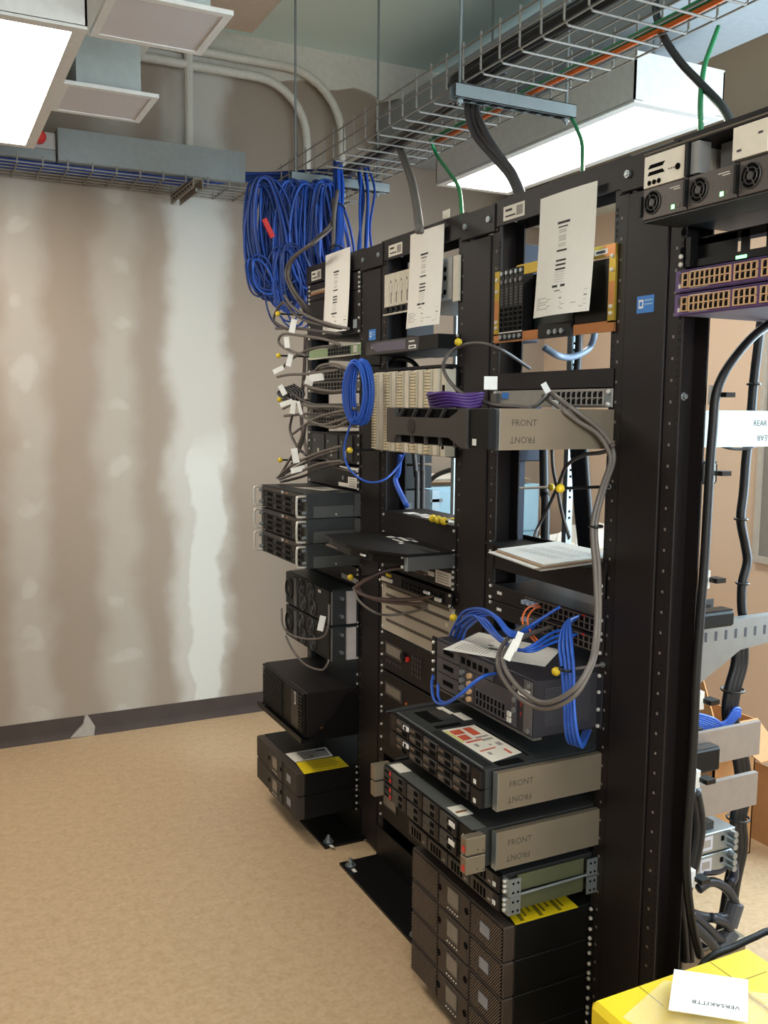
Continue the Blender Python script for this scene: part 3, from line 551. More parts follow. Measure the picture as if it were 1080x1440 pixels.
# ------------------------------------------------------------------ racks
RL = {1: 'black two-post rack at the right edge holding the purple switches', 2: 'black two-post rack with the gold card frame and four-high battery stack',
      3: 'black two-post rack holding the ivory punch-down blocks', 4: 'farthest black two-post rack, under the blue cable coils'}
HOLE = M('hole_dark', (10, 9, 9), .8); MARK = M('unit_mark_grey', (120, 112, 106), .6)
def rack(b):
    yR, yL = BAY[b]; t = thing('equipment_rack', RL[b], 'rack', (F+.04, (yR+yL)/2, 0), 'two-post racks in the row')
    D = .076; T = .004
    for yi, sg in ((yL, 1), (yR, -1)):
        a = yi-.0075*sg; e = yi+.035*sg
        mb = MB().box(F, F+T, min(a, e), max(a, e), 0, 2.09).box(F+D-T, F+D, min(a, e), max(a, e), 0, 2.09).box(F+T, F+D-T, e-T*sg if sg < 0 else e-T, e if sg > 0 else e+T, 0, 2.09)
        post = mb.build('post', BLK, t)
        h = MB(); mk = MB(); q = .0035
        for k in range(46):
            for dz in (0, .0159, .0318):
                z = .07+k*U+dz
                if z > 2.04: continue
                h.quad((F-.0003, yi-q, z-q), (F-.0003, yi+q, z-q), (F-.0003, yi+q, z+q), (F-.0003, yi-q, z+q))
                yb = yi-.003*sg; h.quad((F+.0405+.03-.0001, yb-q, z-q), (F+.0705-.0001, yb+q, z-q), (F+.0705-.0001, yb+q, z+q), (F+.0705-.0001, yb-q, z+q))
            z = .07+k*U+.024; ym = yi+.016*sg
            if z < 2.04: mk.quad((F-.0003, ym-.003, z-.003), (F-.0003, ym+.003, z-.003), (F-.0003, ym+.003, z+.003), (F-.0003, ym-.003, z+.003))
        h.build('screw_holes', HOLE, post, kind='stuff'); mk.build('unit_marks', MARK, post, kind='stuff')
    for x0, x1, xa, xb in ((F-.004, F, F, F+.035), (F+D, F+D+.004, F+D-.035, F+D)):
        MB().box(x0, x1, yR-.034, yL+.034, 2.068, 2.13).box(min(x0, xa), max(x1, xb), yR-.034, yL+.034, 2.13, 2.134).build('top_angle', BLK, t)
    # floor angles
    for x0, x1, xv in ((1.245, F+.005, F-.006), (F+D-.005, F+D+.14, F+D+.002)):
        MB().box(x0, x1, yR-.045, yL+.03, 0, .009).box(xv, xv+.006, yR-.035, yL+.03, .009, .12).build('floor_angle', BLK2, t)
    if b in (3, 4):
        for yy in (yR-.012, yL-.005):
            an = MB().cyl((1.272, yy, .009), (1.272, yy, .012), .019, 16).build('washer', ZINC, t)
            MB().cyl((1.272, yy, .012), (1.272, yy, .024), .011, 6).cyl((1.272, yy, .024), (1.272, yy, .036), .0055, 8).build('anchor_bolt', ZINC, an)
            MB().box(1.262, 1.274, yy-.05, yy-.028, .009, .011).build('paper_tag', LBL, an)
    # rating label on the top angle
    lb = B('rating_label', LBL, t, F-.0048, F-.004, yL-.115, yL-.02, 2.076, 2.112, 0)
    MB().box(F-.0052, F-.0048, yL-.06, yL-.03, 2.098, 2.104).box(F-.0052, F-.0048, yL-.075, yL-.03, 2.084, 2.088).build('print', INK, lb)
    B('print', GINK, lb, F-.0052, F-.0048, yL-.108, yL-.08, 2.082, 2.106)
    return t
for b in (1, 2, 3, 4): rack(b)
ML = {1: 'wide black cable channel right of the gold card frame', 2: 'middle black cable channel between the punch-down blocks and gold frame', 3: 'narrow-looking far black cable channel left of the punch-down blocks'}
def manager(b):
    # between bay b (near) and bay b+1 (far)
    y0 = BAY[b][1]+.0365; y1 = BAY[b+1][0]-.0365
    t = thing('cable_channel', ML[b], 'cable channel', (F+.03, (y0+y1)/2, 0), 'vertical cable channels')
    MB().box(F+.006, F+.1, y0, y0+.003, .02, 2.06).box(F+.006, F+.1, y1-.003, y1, .02, 2.06).box(F+.097, F+.1, y0+.003, y1-.003, .02, 2.06).build('trough', BLK2, t)
    MB().box(F-.004, F+.004, y0+.002, y1-.002, .025, 2.052).build('cover', BLK, t, bevel=.002)
    MB().box(F-.004, F+.002, y0-.03, y1+.03, 2.056, 2.066).box(F-.0085, F-.0045, y0-.02, y1+.02, 2.058, 2.128).build('tie_plate', BLK, t)
    for yy in (y0+.005, y1-.005): inst('bolt', BIGSCREW, t, (F-.0085, yy, 2.092))
    if b in (1, 3):
        ym = y0+.062; z = 1.812 if b == 1 else 1.835
        st = B('blue_sticker', STK, t, F-.0046, F-.0041, ym-.026, ym+.026, z-.018, z+.018)
        B('emblem', WPL, st, F-.0049, F-.0046, ym+.006, ym+.02, z-.008, z+.01)
        for dz in (.008, .0): B('print_line', LBLUE, st, F-.0049, F-.0046, ym-.022, ym+.002, z+dz-.0012, z+dz+.0012)
        MB().box(F-.0051, F-.0049, ym+.009, ym+.017, z-.004, z+.006).build('emblem_mark', STK, st)
for b in (1, 2, 3): manager(b)

# ------------------------------------------------------------------ device builders
PMESH = {}
def ports(d, s0, s1, v0, v1, n, rows, x, fmat, pmat=PORT, pname='port', parent=None, bar=.0022, th=.004):
    """a grid of sockets: framing bars standing proud of black port backs"""
    pw = (s1-s0)/n; ph = (v1-v0)/rows
    blk = MB()
    for i in range(n+1): d.add(blk, s0+i*pw-bar/2, s0+i*pw+bar/2, v0, v1, x-th, x)
    for j in range(rows+1): d.add(blk, s0-bar/2, s1+bar/2, v0+j*ph-bar/2, v0+j*ph+bar/2, x-th-.0003, x)
    o = d.build(blk, 'port_frame', fmat, parent)
    key = (round(pw, 5), round(ph, 5), pmat.name)
    if key not in PMESH:
        q = MB().box(-.0012, 0, -(pw-bar)/2, (pw-bar)/2, -(ph-bar)/2, (ph-bar)/2*.5); q.box(-.0008, 0, -(pw-bar)*.25, (pw-bar)*.25, (ph-bar)*.25, (ph-bar)/2)
        PMESH[key] = shared(pname, q, pmat)
    for i in range(n):
        for j in range(rows):
            inst(pname, PMESH[key], o, d.at(s0+(i+.5)*pw, v0+(j+.5)*ph, x))
    return o
def unit(b, z0, h, xf, name, label, cat, face=BLK, body=BLK2, depth=.3, ear=None, sc=True, group=None):
    """plain rack unit: body, face plate, ears and screws"""
    d = Dev(b, z0, h, xf, name, label, cat, group)
    d.box('body', body, .019, W-.019, .001, h-.001, .003, .003+depth)
    if abs(xf-F) < .03:
        d.box('face_plate', face, 0, W, .0006, h-.0006, -.0005, .0028, .0008)
        if sc: d.screws((.0065, h-.0065) if h < .06 else (.0065, h*.35, h*.65, h-.0065), x=d.xf-.0005)
    else:
        d.box('face_plate', face, .019, W-.019, .0006, h-.0006, -.0005, .0028, .0008)
        d.ears(ear or face)
        if sc: d.screws((.0065, h-.0065))
    return d
FX = F-.0035      # flush face plane

# ---- batteries / UPS
def ups(b, z0, xf, label, group, stripes):
    h = 2*U-.0015; d = Dev(b, z0, h, xf, 'battery_unit', label, 'battery backup', group)
    d.box('case', BLKP, .02, W-.02, 0, h, .035, .52, .002)
    d.box('bezel', UPSG, .02, W-.02, .0008, h-.0008, .004, .0352, .003)
    for a, e in ((.024, .165), (.325, W-.024)):
        if stripes:
            g = MB(); n = 20; hh = h-.012; ww = e-a
            for i in range(-12, n):
                u0 = i*ww/n*1.0; th = ww/n*.5
                # slanted slat, clipped to the panel
                pts = []
                for (su, sv) in ((u0, 0), (u0+th, 0), (u0+th+hh*.8, hh), (u0+hh*.8, hh)): pts.append([su, sv])
                def clip(p, q):
                    return q
                lo = max(0, -u0/.8) if u0 < 0 else 0; hi = min(hh, (ww-u0-th)/.8)
                if hi-lo < .004: continue
                P4 = [(u0+lo*.8, lo), (u0+th+lo*.8, lo), (u0+th+hi*.8, hi), (u0+hi*.8, hi)]
                g.prism(P4, lambda p, q: d.at(a+p, .006+q, .0005), lambda p, q: d.at(a+p, .006+q, .005))
            d.build(g, 'slatted_grille', M('ups_slat', (98, 84, 74), .5), kind='stuff')
            d.box('grille_back', M('grille_dark', (20, 17, 16), .7, spec=.1), a, e, .005, h-.005, .003, .0042)
        else:
            d.box('grille', M('ups_dark_bezel', (40, 36, 34), .55), a, e, .005, h-.005, .002, .0042)
    d.box('control_panel', UPSG if stripes else M('ups_panel_dark', (50, 45, 43), .5), .172, .318, .003, h-.003, -.001, .004, .001)
    lc = d.box('screen_frame', CHAR, .215, .275, .022, .076, -.0022, -.001); d.box('lcd_screen', LCD, .22, .27, .03, .072, -.0028, -.0022, parent=lc)
    bt = MB()
    for i in range(5): d.add(bt, .218+i*.0115, .222+i*.0115, .014, .0165, -.0025, -.001)
    d.build(bt, 'buttons', LBL)
    for sx in (.178, .308):
        MB().cyl(d.at(sx, .05, -.0012), d.at(sx, .05, -.002), .009, 14).build('finger_hole', DRK, d.t)
    d.box('badge', M('badge_silver', (150, 158, 176), .3, .6), .368, .408, .03, .058, -.001, .001)
    d.ears(BLK2); d.screws((.0065, .03, h-.03, h-.0065)); return d
pos = ['topmost battery unit in the stack of four', 'second from the top battery unit in the stack of four', 'third from the top battery unit in the stack of four', 'lowest battery unit in the stack of four near the floor']
for i in range(4): ups(2, .051+(3-i)*2*U, 1.145, pos[i], 'four stacked battery units', True)
ups(4, .1005+2*U, 1.155, 'upper of two black battery units low in the far rack', 'two battery units of the far rack', False)
ups(4, .1005, 1.155, 'lower of two black battery units near the floor of the far rack', 'two battery units of the far rack', False)
def flat_label(name, label, P, z, mats, cat='label'):
    a = [Vector((*p, z)) for p in P]
    o = MB().prism([0, 1, 2, 3], lambda i: None, lambda i: None) if 0 else None
    mb = MB(); lo = [mb.bm.verts.new(v) for v in a]; hi = [mb.bm.verts.new(v+Vector((0, 0, .0006))) for v in a]
    mb.bm.faces.new(hi); mb.bm.faces.new(lo[::-1])
    for i in range(4): mb.bm.faces.new((lo[i], lo[(i+1) % 4], hi[(i+1) % 4], hi[i]))
    o = mb.build(name, mats[0]); tag(o, label, cat)
    def bl(u, v): return a[0]*(1-u)*(1-v)+a[1]*u*(1-v)+a[2]*u*v+a[3]*(1-u)*v + Vector((0, 0, .0009))
    return o, bl
def strips(o, bl, rects, mat, name='print'):
    mb = MB()
    for (u0, u1, v0, v1) in rects:
        mb.bm.faces.new([mb.bm.verts.new(bl(*q)) for q in ((u0, v0), (u1, v0), (u1, v1), (u0, v1))])
    return mb.build(name, mat, o, kind='stuff')
ZU = .051+8*U-.0015+.0002
o, bl = flat_label('warning_label', 'yellow warning sheet lying on the stack of four battery units', [(1.195, 1.732), (1.365, 1.727), (1.36, 1.664), (1.18, 1.665)], ZU, [YEL])
OL = M('olive_ink', (120, 104, 20), .6)
strips(o, bl, [(.1+i*.1, .1+i*.1+(.035 if i % 3 else .06), .08, .9 - .2*((i*7) % 3)) for i in range(8)], OL)
ZU4 = .1005+4*U-.0015+.0002
o, bl = flat_label('warning_label', 'yellow sheet on the far battery pair, below the white one', [(1.193, 3.103), (1.362, 3.094), (1.358, 2.99), (1.182, 2.99)], ZU4, [YEL])
strips(o, bl, [(.22, .9, .12, .16), (.22, .85, .3, .34), (.25, .9, .46, .5), (.25, .8, .64, .68)], OL)
o, bl = flat_label('warning_label', 'white and grey printed sheet beside the yellow one, far battery pair', [(1.19, 3.205), (1.356, 3.203), (1.345, 3.108), (1.193, 3.108)], ZU4, [LBL])
strips(o, bl, [(.25, .95, .1, .9)], GINK); strips(o, bl, [(.7, .95, .12, .3), (.45, .55, .6, .75)], INK, 'black_print')

# ---- servers with silver handles (far rack)
for i, nm in enumerate(('top', 'middle', 'bottom')):
    z0 = 1.021+(2-i)*2*U; h = 2*U-.0012
    d = Dev(4, z0, h, 1.192, 'rack_server', nm+' server of the three with silver handles', 'server', 'three servers with silver handles')
    d.box('chassis', DGRY, .02, W-.02, 0, h, .004, .5, .001)
    d.box('lower_cover', M('server_side_grey', (92, 92, 90), .45, .4), .0185, W-.0185, .002, h*.48, .03, .42)
    d.box('front_panel', BLKP, .02, W-.02, .002, h-.002, -.001, .004)
    tp = d.box('top_strip', M('strip_dark', (40, 36, 36), .4), .024, W-.04, h-.019, h-.004, -.004, -.001)
    MB().cyl(d.at(.24, h-.0115, -.004), d.at(.24, h-.0115, -.0052), .006, 12).build('badge', WPL, tp)
    B('badge_bar', WPL, tp, d.xf-.0052, d.xf-.004, d.yl-.252, d.yl-.232, z0+h-.016, z0+h-.007)
    B('amber_print', COPP, tp, d.xf-.0046, d.xf-.004, d.yl-.3, d.yl-.275, z0+h-.014, z0+h-.009)
    dm = None
    for c_ in range(4):
        for r_ in range(3):
            s0 = .045+c_*.098; v0 = .006+r_*.021
            o = d.box('drive_tray', M('tray_black', (32, 30, 30), .45) if (c_+r_) % 2 else BLK, s0, s0+.093, v0, v0+.0185, -.004, -.001)
            d.box('vent', DRK, s0+.03, s0+.085, v0+.003, v0+.015, -.0045, -.004, parent=o)
    for s in (.012, W-.012):
        y = d.yl-s; x = d.xf
        hd = MB().tube(spline([(x, y, z0+.008), (x-.028, y, z0+.008), (x-.036, y, z0+.016), (x-.036, y, z0+h-.016), (x-.028, y, z0+h-.008), (x, y, z0+h-.008)], 3), .0048, 8).build('handle', M('handle_silver', (204, 196, 184), .35, .4), d.t, smooth=True)
        d.box('handle_plate', DGRY, s-.012, s+.012, .001, h-.001, -.002, .004)
        for v in (.022, h-.022):
            MB().cyl((x-.002, y+.002, z0+v), (x-.014, y+.002, z0+v), .0062, 10).build('thumbscrew', ZINC, hd)
    B('mount_bracket', GRY, d.t, F-.02, F, d.yl-W, d.yl-W+.014, z0+.004, z0+h-.004)
    d.screws((.014, .028, .046, .062), 'R'); inst('screw', SCREW, d.t, (1.31, d.yl-W+.0195, z0+.012))
# clear film and papers on top of the servers
o, bl = flat_label('label_sheet', 'pale printed sticker on top of the top handled server', [(1.25, 3.25), (1.37, 3.22), (1.36, 3.10), (1.3, 3.09)], 1.021+6*U, [LBL])
strips(o, bl, [(.1, .9, .2, .3), (.2, .8, .5, .6)], GINK)

# ---- fan trays
for i, nm in enumerate(('upper', 'lower')):
    z0 = .675+(1-i)*.1325; h = .1305
    d = Dev(4, z0, h, 1.283, 'fan_tray', nm+' black fan tray with round fans in the far rack', 'fan tray', 'two fan trays')
    d.box('housing', M('tray_green_grey', (52, 58, 56), .45, .4), .02, W-.02, 0, h, .012, .42, .001)
    d.box('front', BLKP, .02, W-.02, .002, h-.002, 0, .012, .003)
    for c_ in range(2):
        for r_ in range(2):
            s = .19+c_*.1+.02*r_; v = .038+.056*(1-r_)
            f = MB().ring(d.at(s, v, -.001), (1, 0, 0), .03, .003, 22).ring(d.at(s, v, -.001), (1, 0, 0), .021, .0018, 20).ring(d.at(s, v, -.001), (1, 0, 0), .012, .0018, 16)
            fo = d.build(f, 'fan_guard', M('guard_black', (44, 42, 44), .35), smooth=True)
            MB().cyl(d.at(s, v, 0), d.at(s, v, -.002), .008, 12).build('hub', CHAR, fo)
    s = .06; fo = MB().ring(d.at(s, .065, -.001), (1, 0, 0), .038, .0035, 22).build('fan_guard', BLK2, d.t, smooth=True)
    MB().cyl(d.at(s, .065, 0), d.at(s, .065, -.003), .012, 12).build('hub', CHAR, fo)
    d.box('latch', M('latch_grey', (78, 76, 78), .5), .12, .145, .01, h-.01, -.004, 0)
    d.box('badge', WPL, .36, .385, h-.024, h-.014, -.0015, 0)
    # side mounting plate with bolts and reflecting strip
    B('side_plate', DGRY, d.t, d.xf+.004, F, d.yl-W+.012, d.yl-W+.0185, z0+.004, z0+h-.004)
    B('flange', M('flange_pale', (200, 190, 186), .5), d.t, F-.05, F-.014, d.yl-W, d.yl-W+.011, z0+.006, z0+h-.006)
    for v in (.035, .1):
        MB().cyl((F-.07, d.yl-W+.012, z0+v), (F-.07, d.yl-W-.004, z0+v), .007, 10).build('bolt', ZINC, d.t)
    MB().cyl((d.xf+.006, d.yl-W+.01, z0+.006), (d.xf+.006, d.yl-W+.01, z0+h-.006), .004, 8).build('edge_bar', GRY, d.t)
    d.screws((.0065, h-.0065), 'R')

# ---- desktop computer on a cantilever shelf
t = thing('cantilever_shelf', 'black cantilever shelf carrying the desktop computer', 'shelf', (1.3, 3.22, .395))
yR, yL = BAY[4]
B('tray', BLK2, t, 1.172, F-.001, yR-.005, yL+.012, .395, .399)
B('front_lip', BLK2, t, 1.168, 1.172, yR-.005, yL+.012, .393, .412)
for y in (yR-.007, yL+.012):
    MB().prism([(1.172, .396), (F, .396), (F, .556), (F-.05, .552), (1.30, .48), (1.22, .414)], lambda a, b: (a, y, b), lambda a, b: (a, y+.002, b)).build('side_gusset', BLK2, t)
for z in (.55, .585, .62): inst('screw', SCREW, t, (F-.003, yR, z))
t = thing('desktop_computer', 'black desktop computer lying on the cantilever shelf', 'computer', (1.35, 3.22, .401))
B('case', BLK, t, 1.195, 1.58, yR+.012, yL-.006, .401, .572, .004)
B('front_panel', BLKP, t, 1.185, 1.196, yR+.012, yL-.006, .404, .569, .003)
for i in range(13): B('grille_slat', BLK2, t, 1.181, 1.185, yL-.24, yL-.02, .425+i*.0105, .430+i*.0105)
for i in range(11): B('grille_slat', BLK2, t, 1.181, 1.185, yR+.02, yR+.055, .42+i*.013, .427+i*.013)
B('drive_cover', M('drive_black', (36, 34, 34), .3), t, 1.182, 1.185, yR+.06, yR+.13, .42, .56)
st = B('label_strip', LBL, t, 1.1812, 1.182, yR+.085, yR+.097, .51, .556); B('print', INK, st, 1.1808, 1.1812, yR+.088, yR+.094, .515, .55)
B('corner_sticker', M('sticker_grey', (150, 148, 140), .4), t, 1.1835, 1.185, yL-.03, yL-.016, .535, .56)
B('latch', COPP, t, 1.25, 1.275, yR+.0105, yR+.012, .43, .438)
# ---- far rack, upper equipment
d = unit(4, 2.0, U*1.4, FX, 'patch_panel', 'black terminal panel with a copper-coloured comb at the top of the far rack', 'patch panel')
cm = MB()
for i in range(22): d.add(cm, .035+i*.011, .0415+i*.011, .026, .036, -.006, -.0005)
d.box('comb_rail', COPP, .03, .28, .02, .027, -.006, -.0005); d.build(cm, 'terminals', M('terminal_pale', (200, 178, 150), .4, .4))
d = unit(4, 1.848, .15, FX, 'blank_panel', 'tall black blank panel behind the hanging sheet in the far rack', 'panel')
d.box('cable_slot', M('slot_light', (150, 156, 160), .5), W-.06, W-.03, .02, .05, -.002, -.0005)
d = unit(4, 1.772, U, FX, 'network_switch', 'pale green faced network switch in the far rack', 'network switch', face=GPCB, ear=ZINC)
d.box('trim', LBL, .004, W-.004, .0385, .043, -.002, -.0005); d.box('trim', LBL, .004, W-.004, .0015, .006, -.002, -.0005)
ports(d, .2, .40, .009, .036, 8, 2, -.0005, GRY); d.box('end_block', LBL, .43, .455, .01, .035, -.004, -.0005)
for i, (z, nm) in enumerate(((1.69, 'upper'), (1.645, 'lower'))):
    d = unit(4, z, U-.001, FX, 'network_switch', nm+' grey switch of the pair behind the hanging blue cable loop', 'network switch', face=GRY, body=DGRY, group='grey switches of the far rack')
    ports(d, .05, .4, .006, .036, 12, 2, -.0005, M('port_frame_grey', (120, 112, 104), .5))
for i, (z, nm) in enumerate(((1.56, 'upper'), (1.515, 'lower'))):
    d = unit(4, z, U-.001, FX, 'network_switch', nm+' cluttered switch below the blue loop in the far rack', 'network switch', face=GRY, body=DGRY, group='grey switches of the far rack')
    ports(d, .05, .43, .006, .036, 14, 2, -.0005, M('port_frame_grey', (120, 112, 104), .5))
d = unit(4, 1.385, .11, FX, 'modem_shelf', 'black module unit with white screws above the handled servers', 'equipment')
for i in range(3):
    m_ = d.box('module', M('module_dark', (44, 42, 42), .45), .05+i*.13, .165+i*.13, .01, .1, -.004, -.0005)
    d.box('module_label', LBL, .1+i*.13, .112+i*.13, .02, .045, -.005, -.004, parent=m_); MB().cyl(d.at(.075+i*.13, .075, -.004), d.at(.075+i*.13, .075, -.006), .006, 10).build('knob', ZINC, m_)
d = unit(4, 1.292, 2*U-.004, FX, 'blank_panel', 'black panel with two white labels just above the handled servers', 'panel')
d.box('white_label', LBL, .30, .385, .006, .02, -.002, -.0005); l_ = d.box('white_label', LBL, .385, .46, .006, .045, -.002, -.0005)
for i in range(4): d.box('print_line', GINK, .395, .45, .012+i*.008, .015+i*.008, -.0025, -.002, parent=l_)
MB().cyl(d.at(.34, .038, -.0005), d.at(.34, .038, -.003), .008, 12).build('knob', ZINC, d.t)
d.box('white_strip', WPL, .31, .47, .066, .08, -.002, -.0005)
d = unit(4, .942, U*1.6, FX, 'blank_panel', 'black cable panel between the handled servers and fan trays', 'panel')
d.box('label_strip', LBL, .33, .46, .012, .03, -.002, -.0005)

# ---- rack with punch blocks
d = Dev(3, 1.89, .1333, FX-.002, 'module_chassis', 'ivory module chassis behind the hanging sheet in the punch-block rack', 'equipment')
d.box('body', GRY, .02, W-.02, .012, .13, .004, .26)
for i in range(9):
    m_ = d.box('module', IVORY, .008+i*.037, .043+i*.037, .026, .131, -.003, .004, .001)
    if i > 0:
        d.box('print', INK, .019+i*.037, .023+i*.037, .035, .07, -.0035, -.003, parent=m_); d.box('print', CHAR, .016+i*.037, .021+i*.037, .1, .108, -.0035, -.003, parent=m_)
        d.box('print', GINK, .026+i*.037, .028+i*.037, .06, .095, -.0035, -.003, parent=m_)
d.box('bottom_rail', IVORY, .0, .34, .0, .005, -.003, .004)
for i in range(9): MB().cyl(d.at(.026+i*.037, .014, .002), d.at(.026+i*.037, .014, -.007), .010, 10).build('cable_gland', BLKP, d.t)
d.box('power_module', M('module_grey', (150, 150, 148), .4, .4), .345, .445, .012, .131, -.003, .004)
for v in (.035, .075, .1): MB().cyl(d.at(.405, v, -.003), d.at(.405, v, -.004), .008, 12).build('fan_hole', DRK, d.t)
d.box('switch_plate', GRY, .36, .4, .02, .032, -.004, -.003)
d.box('side_bracket', IVORY, .452, W, .003, .131, -.004, .003); d.screws((.03, .1), 'R')
d = Dev(3, 1.757, U, 1.325, 'modem_unit', 'charcoal slim modem with a violet-grey front above the punch blocks', 'modem')
d.box('body', BLKP, .02, W-.02, .001, U-.001, .006, .26, .001); d.box('right_wing', BLKP, .355, W-.01, .002, U-.002, .002, .06); d.box('front', CHAR, -.004, .36, .001, U-.001, 0, .006, .002)
d.poly('violet_inset', M('violet_grey', (94, 88, 102), .5), [(.03, .030), (.045, .038), (.28, .038), (.28, .01), (.08, .01)], -.001, .0005)
MB().cyl(d.at(.045, .024, 0), d.at(.045, .024, -.002), .005, 10).build('jack', ZINC, d.t)
l_ = d.box('label', WPL, .30, .345, .008, .019, -.001, .0005); d.box('print', INK, .306, .338, .011, .015, -.0014, -.001, parent=l_); d.box('maker_mark', WPL, .3, .335, .028, .032, -.0006, .0005)
d.ears(BLK2); d.screws((.0065, U-.0065))
# punch-down blocks on a bracket
t = thing('block_bracket', 'black bracket holding the row of punch-down blocks', 'bracket', (1.39, 2.555, 1.45))
yR, yL = BAY[3]
B('back_plate', BLK2, t, 1.384, 1.389, yR-.01, yL+.01, 1.445, 1.712); B('top_rail', BLK2, t, 1.352, 1.384, yR-.01, yL+.01, 1.706, 1.714)
for z in (1.46, 1.52, 1.64, 1.70): inst('screw', SCREW, t, (1.384, yR, z))
names = ['leftmost punch-down block, farthest from the camera', 'second punch-down block from the left', 'middle punch-down block of the row', 'fourth punch-down block from the left', 'rightmost punch-down block beside the dark slot']
PITCH = .0895
tooth = MB()
for k in range(27):
    z = .006+k*.0091
    tooth.box(-.009, 0, -.009, .009, z, z+.0058)
TEETH = shared('terminal_comb', tooth, M('terminal_bright', (226, 210, 176), .35, .3))
tooth = MB()
for k in range(27):
    z = .006+k*.0091
    tooth.box(-.006, 0, -.0045, .0045, z, z+.005)
TEETH2 = shared('terminal_comb', tooth, M('terminal_silver', (214, 208, 196), .35, .3))
for i in range(5):
    yc = yL+.012-(i+.5)*PITCH; z0 = 1.449
    t = thing('punch_block', names[i], 'punch block', (1.37, yc, z0), 'row of punch-down blocks')
    B('base', IVORY, t, 1.352, 1.384, yc-.042, yc+.026, z0, z0+.254, .001); B('dark_gap', BLKP, t, 1.362, 1.384, yc+.026, yc+.0445, z0, z0+.254)
    B('ridge', IVORY, t, 1.345, 1.352, yc-.002, yc+.022, z0+.003, z0+.251); B('ridge', IVORY, t, 1.347, 1.352, yc-.038, yc-.014, z0+.003, z0+.251)
    for me_, dy, xx in ((TEETH, .01, 1.345), (TEETH2, .035, 1.362)):
        o = inst('terminal_comb', me_, t, (xx, yc+dy, z0)); o['kind'] = 'stuff'
    if i in (0, 1): B('wire_bunch', M('rust_wire', (140, 84, 66), .6), t, 1.349, 1.3515, yc+.024, yc+.034, z0+.17, z0+.235)
B('end_panel', IVORY, bpy.data.objects['block_bracket'], 1.352, 1.384, yR-.005, yR+.022, 1.449, 1.70)
B('end_slot', DRK, bpy.data.objects['block_bracket'], 1.3515, 1.352, yR+.002, yR+.016, 1.47, 1.655)
# label trough
d = Dev(3, 1.16, .085, FX, 'cable_trough', 'black cable trough with white labels along its top, below the punch blocks', 'panel')
d.box('front', BLK, 0, W, 0, .085, 0, .003); d.box('top_shelf', BLK2, .02, W-.02, .081, .085, .003, .15); d.box('bottom_shelf', BLK2, .02, W-.02, 0, .004, .003, .15)
for i in range(6): d.box('white_label', WPL, .11+i*.06, .155+i*.06, .085, .0856, .02+.01*(i % 2), .06+.01*(i % 2))
d.box('yellow_label', YEL, .30, .33, .085, .0862, .08, .1); d.screws((.01, .07))
# black tray-like unit with stickers on top
d = Dev(3, 1.117, .055, 1.2, 'keyboard_drawer', 'flat black drawer unit with white stickers on its top', 'drawer')
pl_ = [(0, -.02), (.12, -.045), (.24, -.052), (.36, -.035), (W, .03), (W, .19), (W-.02, .19), (W-.02, .44), (.02, .44), (.02, .19), (0, .19)]
MB().prism(pl_, lambda a, b: (d.xf+b, d.yl-a, d.z0+.046), lambda a, b: (d.xf+b, d.yl-a, d.z0+.055)).build('lid', BLKP, d.t)
MB().prism([(.01, -.01), (.12, -.03), (.24, -.037), (.36, -.02), (W-.02, .04), (W-.02, .4), (.02, .4), (.02, .1), (.01, .1)], lambda a, b: (d.xf+b, d.yl-a, d.z0+.02), lambda a, b: (d.xf+b, d.yl-a, d.z0+.046)).build('drawer', BLK2, d.t)
d.box('pull_light', WPL, .3, .33, .03, .036, -.033, -.028); d.box('pull_grip', GRC, .03, .13, .022, .028, -.03, -.022)
for (a, b_, c_, e) in ((.2, .23, .14, .16), (.235, .275, .16, .175), (.28, .31, .155, .17), (.315, .345, .17, .18), (.25, .3, .19, .198), (.34, .36, .11, .122), (.15, .17, .2, .21), (.26, .33, .13, .137)):
    B('white_sticker', WPL, d.t, d.xf+c_, d.xf+e, d.yl-b_+.07, d.yl-a+.07, d.z0+.055, d.z0+.0556)
B('slide_rail', GRY, d.t, 1.235, F, d.yl-W+.006, d.yl-W+.012, d.z0+.004, d.z0+.052)
B('rail_end', ZINC, d.t, 1.232, 1.235, d.yl-W+.004, d.yl-W+.02, d.z0+.004, d.z0+.052)
for v in (.014, .042): inst('screw', SCREW, d.t, (1.232, d.yl-W+.03, d.z0+v))
d.ears(BLK2); d.screws((.0065, .045))
d = unit(3, 1.05, 1.45*U, FX, 'blank_panel', 'black panel with two cream labels under the drawer unit', 'panel')
d.box('white_label', LBL, .28, .36, .024, .038, -.002, -.0005); l_ = d.box('white_label', LBL, .37, .462, .01, .05, -.002, -.0005)
for i in range(4): d.box('print_line', GINK, .38, .45, .016+i*.008, .019+i*.008, -.0025, -.002, parent=l_)
MB().cyl(d.at(.325, .05, -.0005), d.at(.325, .05, -.004), .008, 12).build('knob', ZINC, d.t)
d = unit(3, 1.0, U, FX-.01, 'network_switch', 'black switch with brown cables looping out, punch-block rack', 'network switch')
ports(d, .17, .44, .008, .036, 10, 2, -.0005, BLK2); d.box('plug', WPL, .33, .36, .02, .028, -.012, -.004); d.box('plug', LBL, .4, .43, .01, .02, -.012, -.004)
l_ = d.box('amber_label', YEL, .05, .09, .026, .036, -.001, -.0005); d.box('plug_row', LBL, .03, .1, .01, .022, -.008, -.0005)
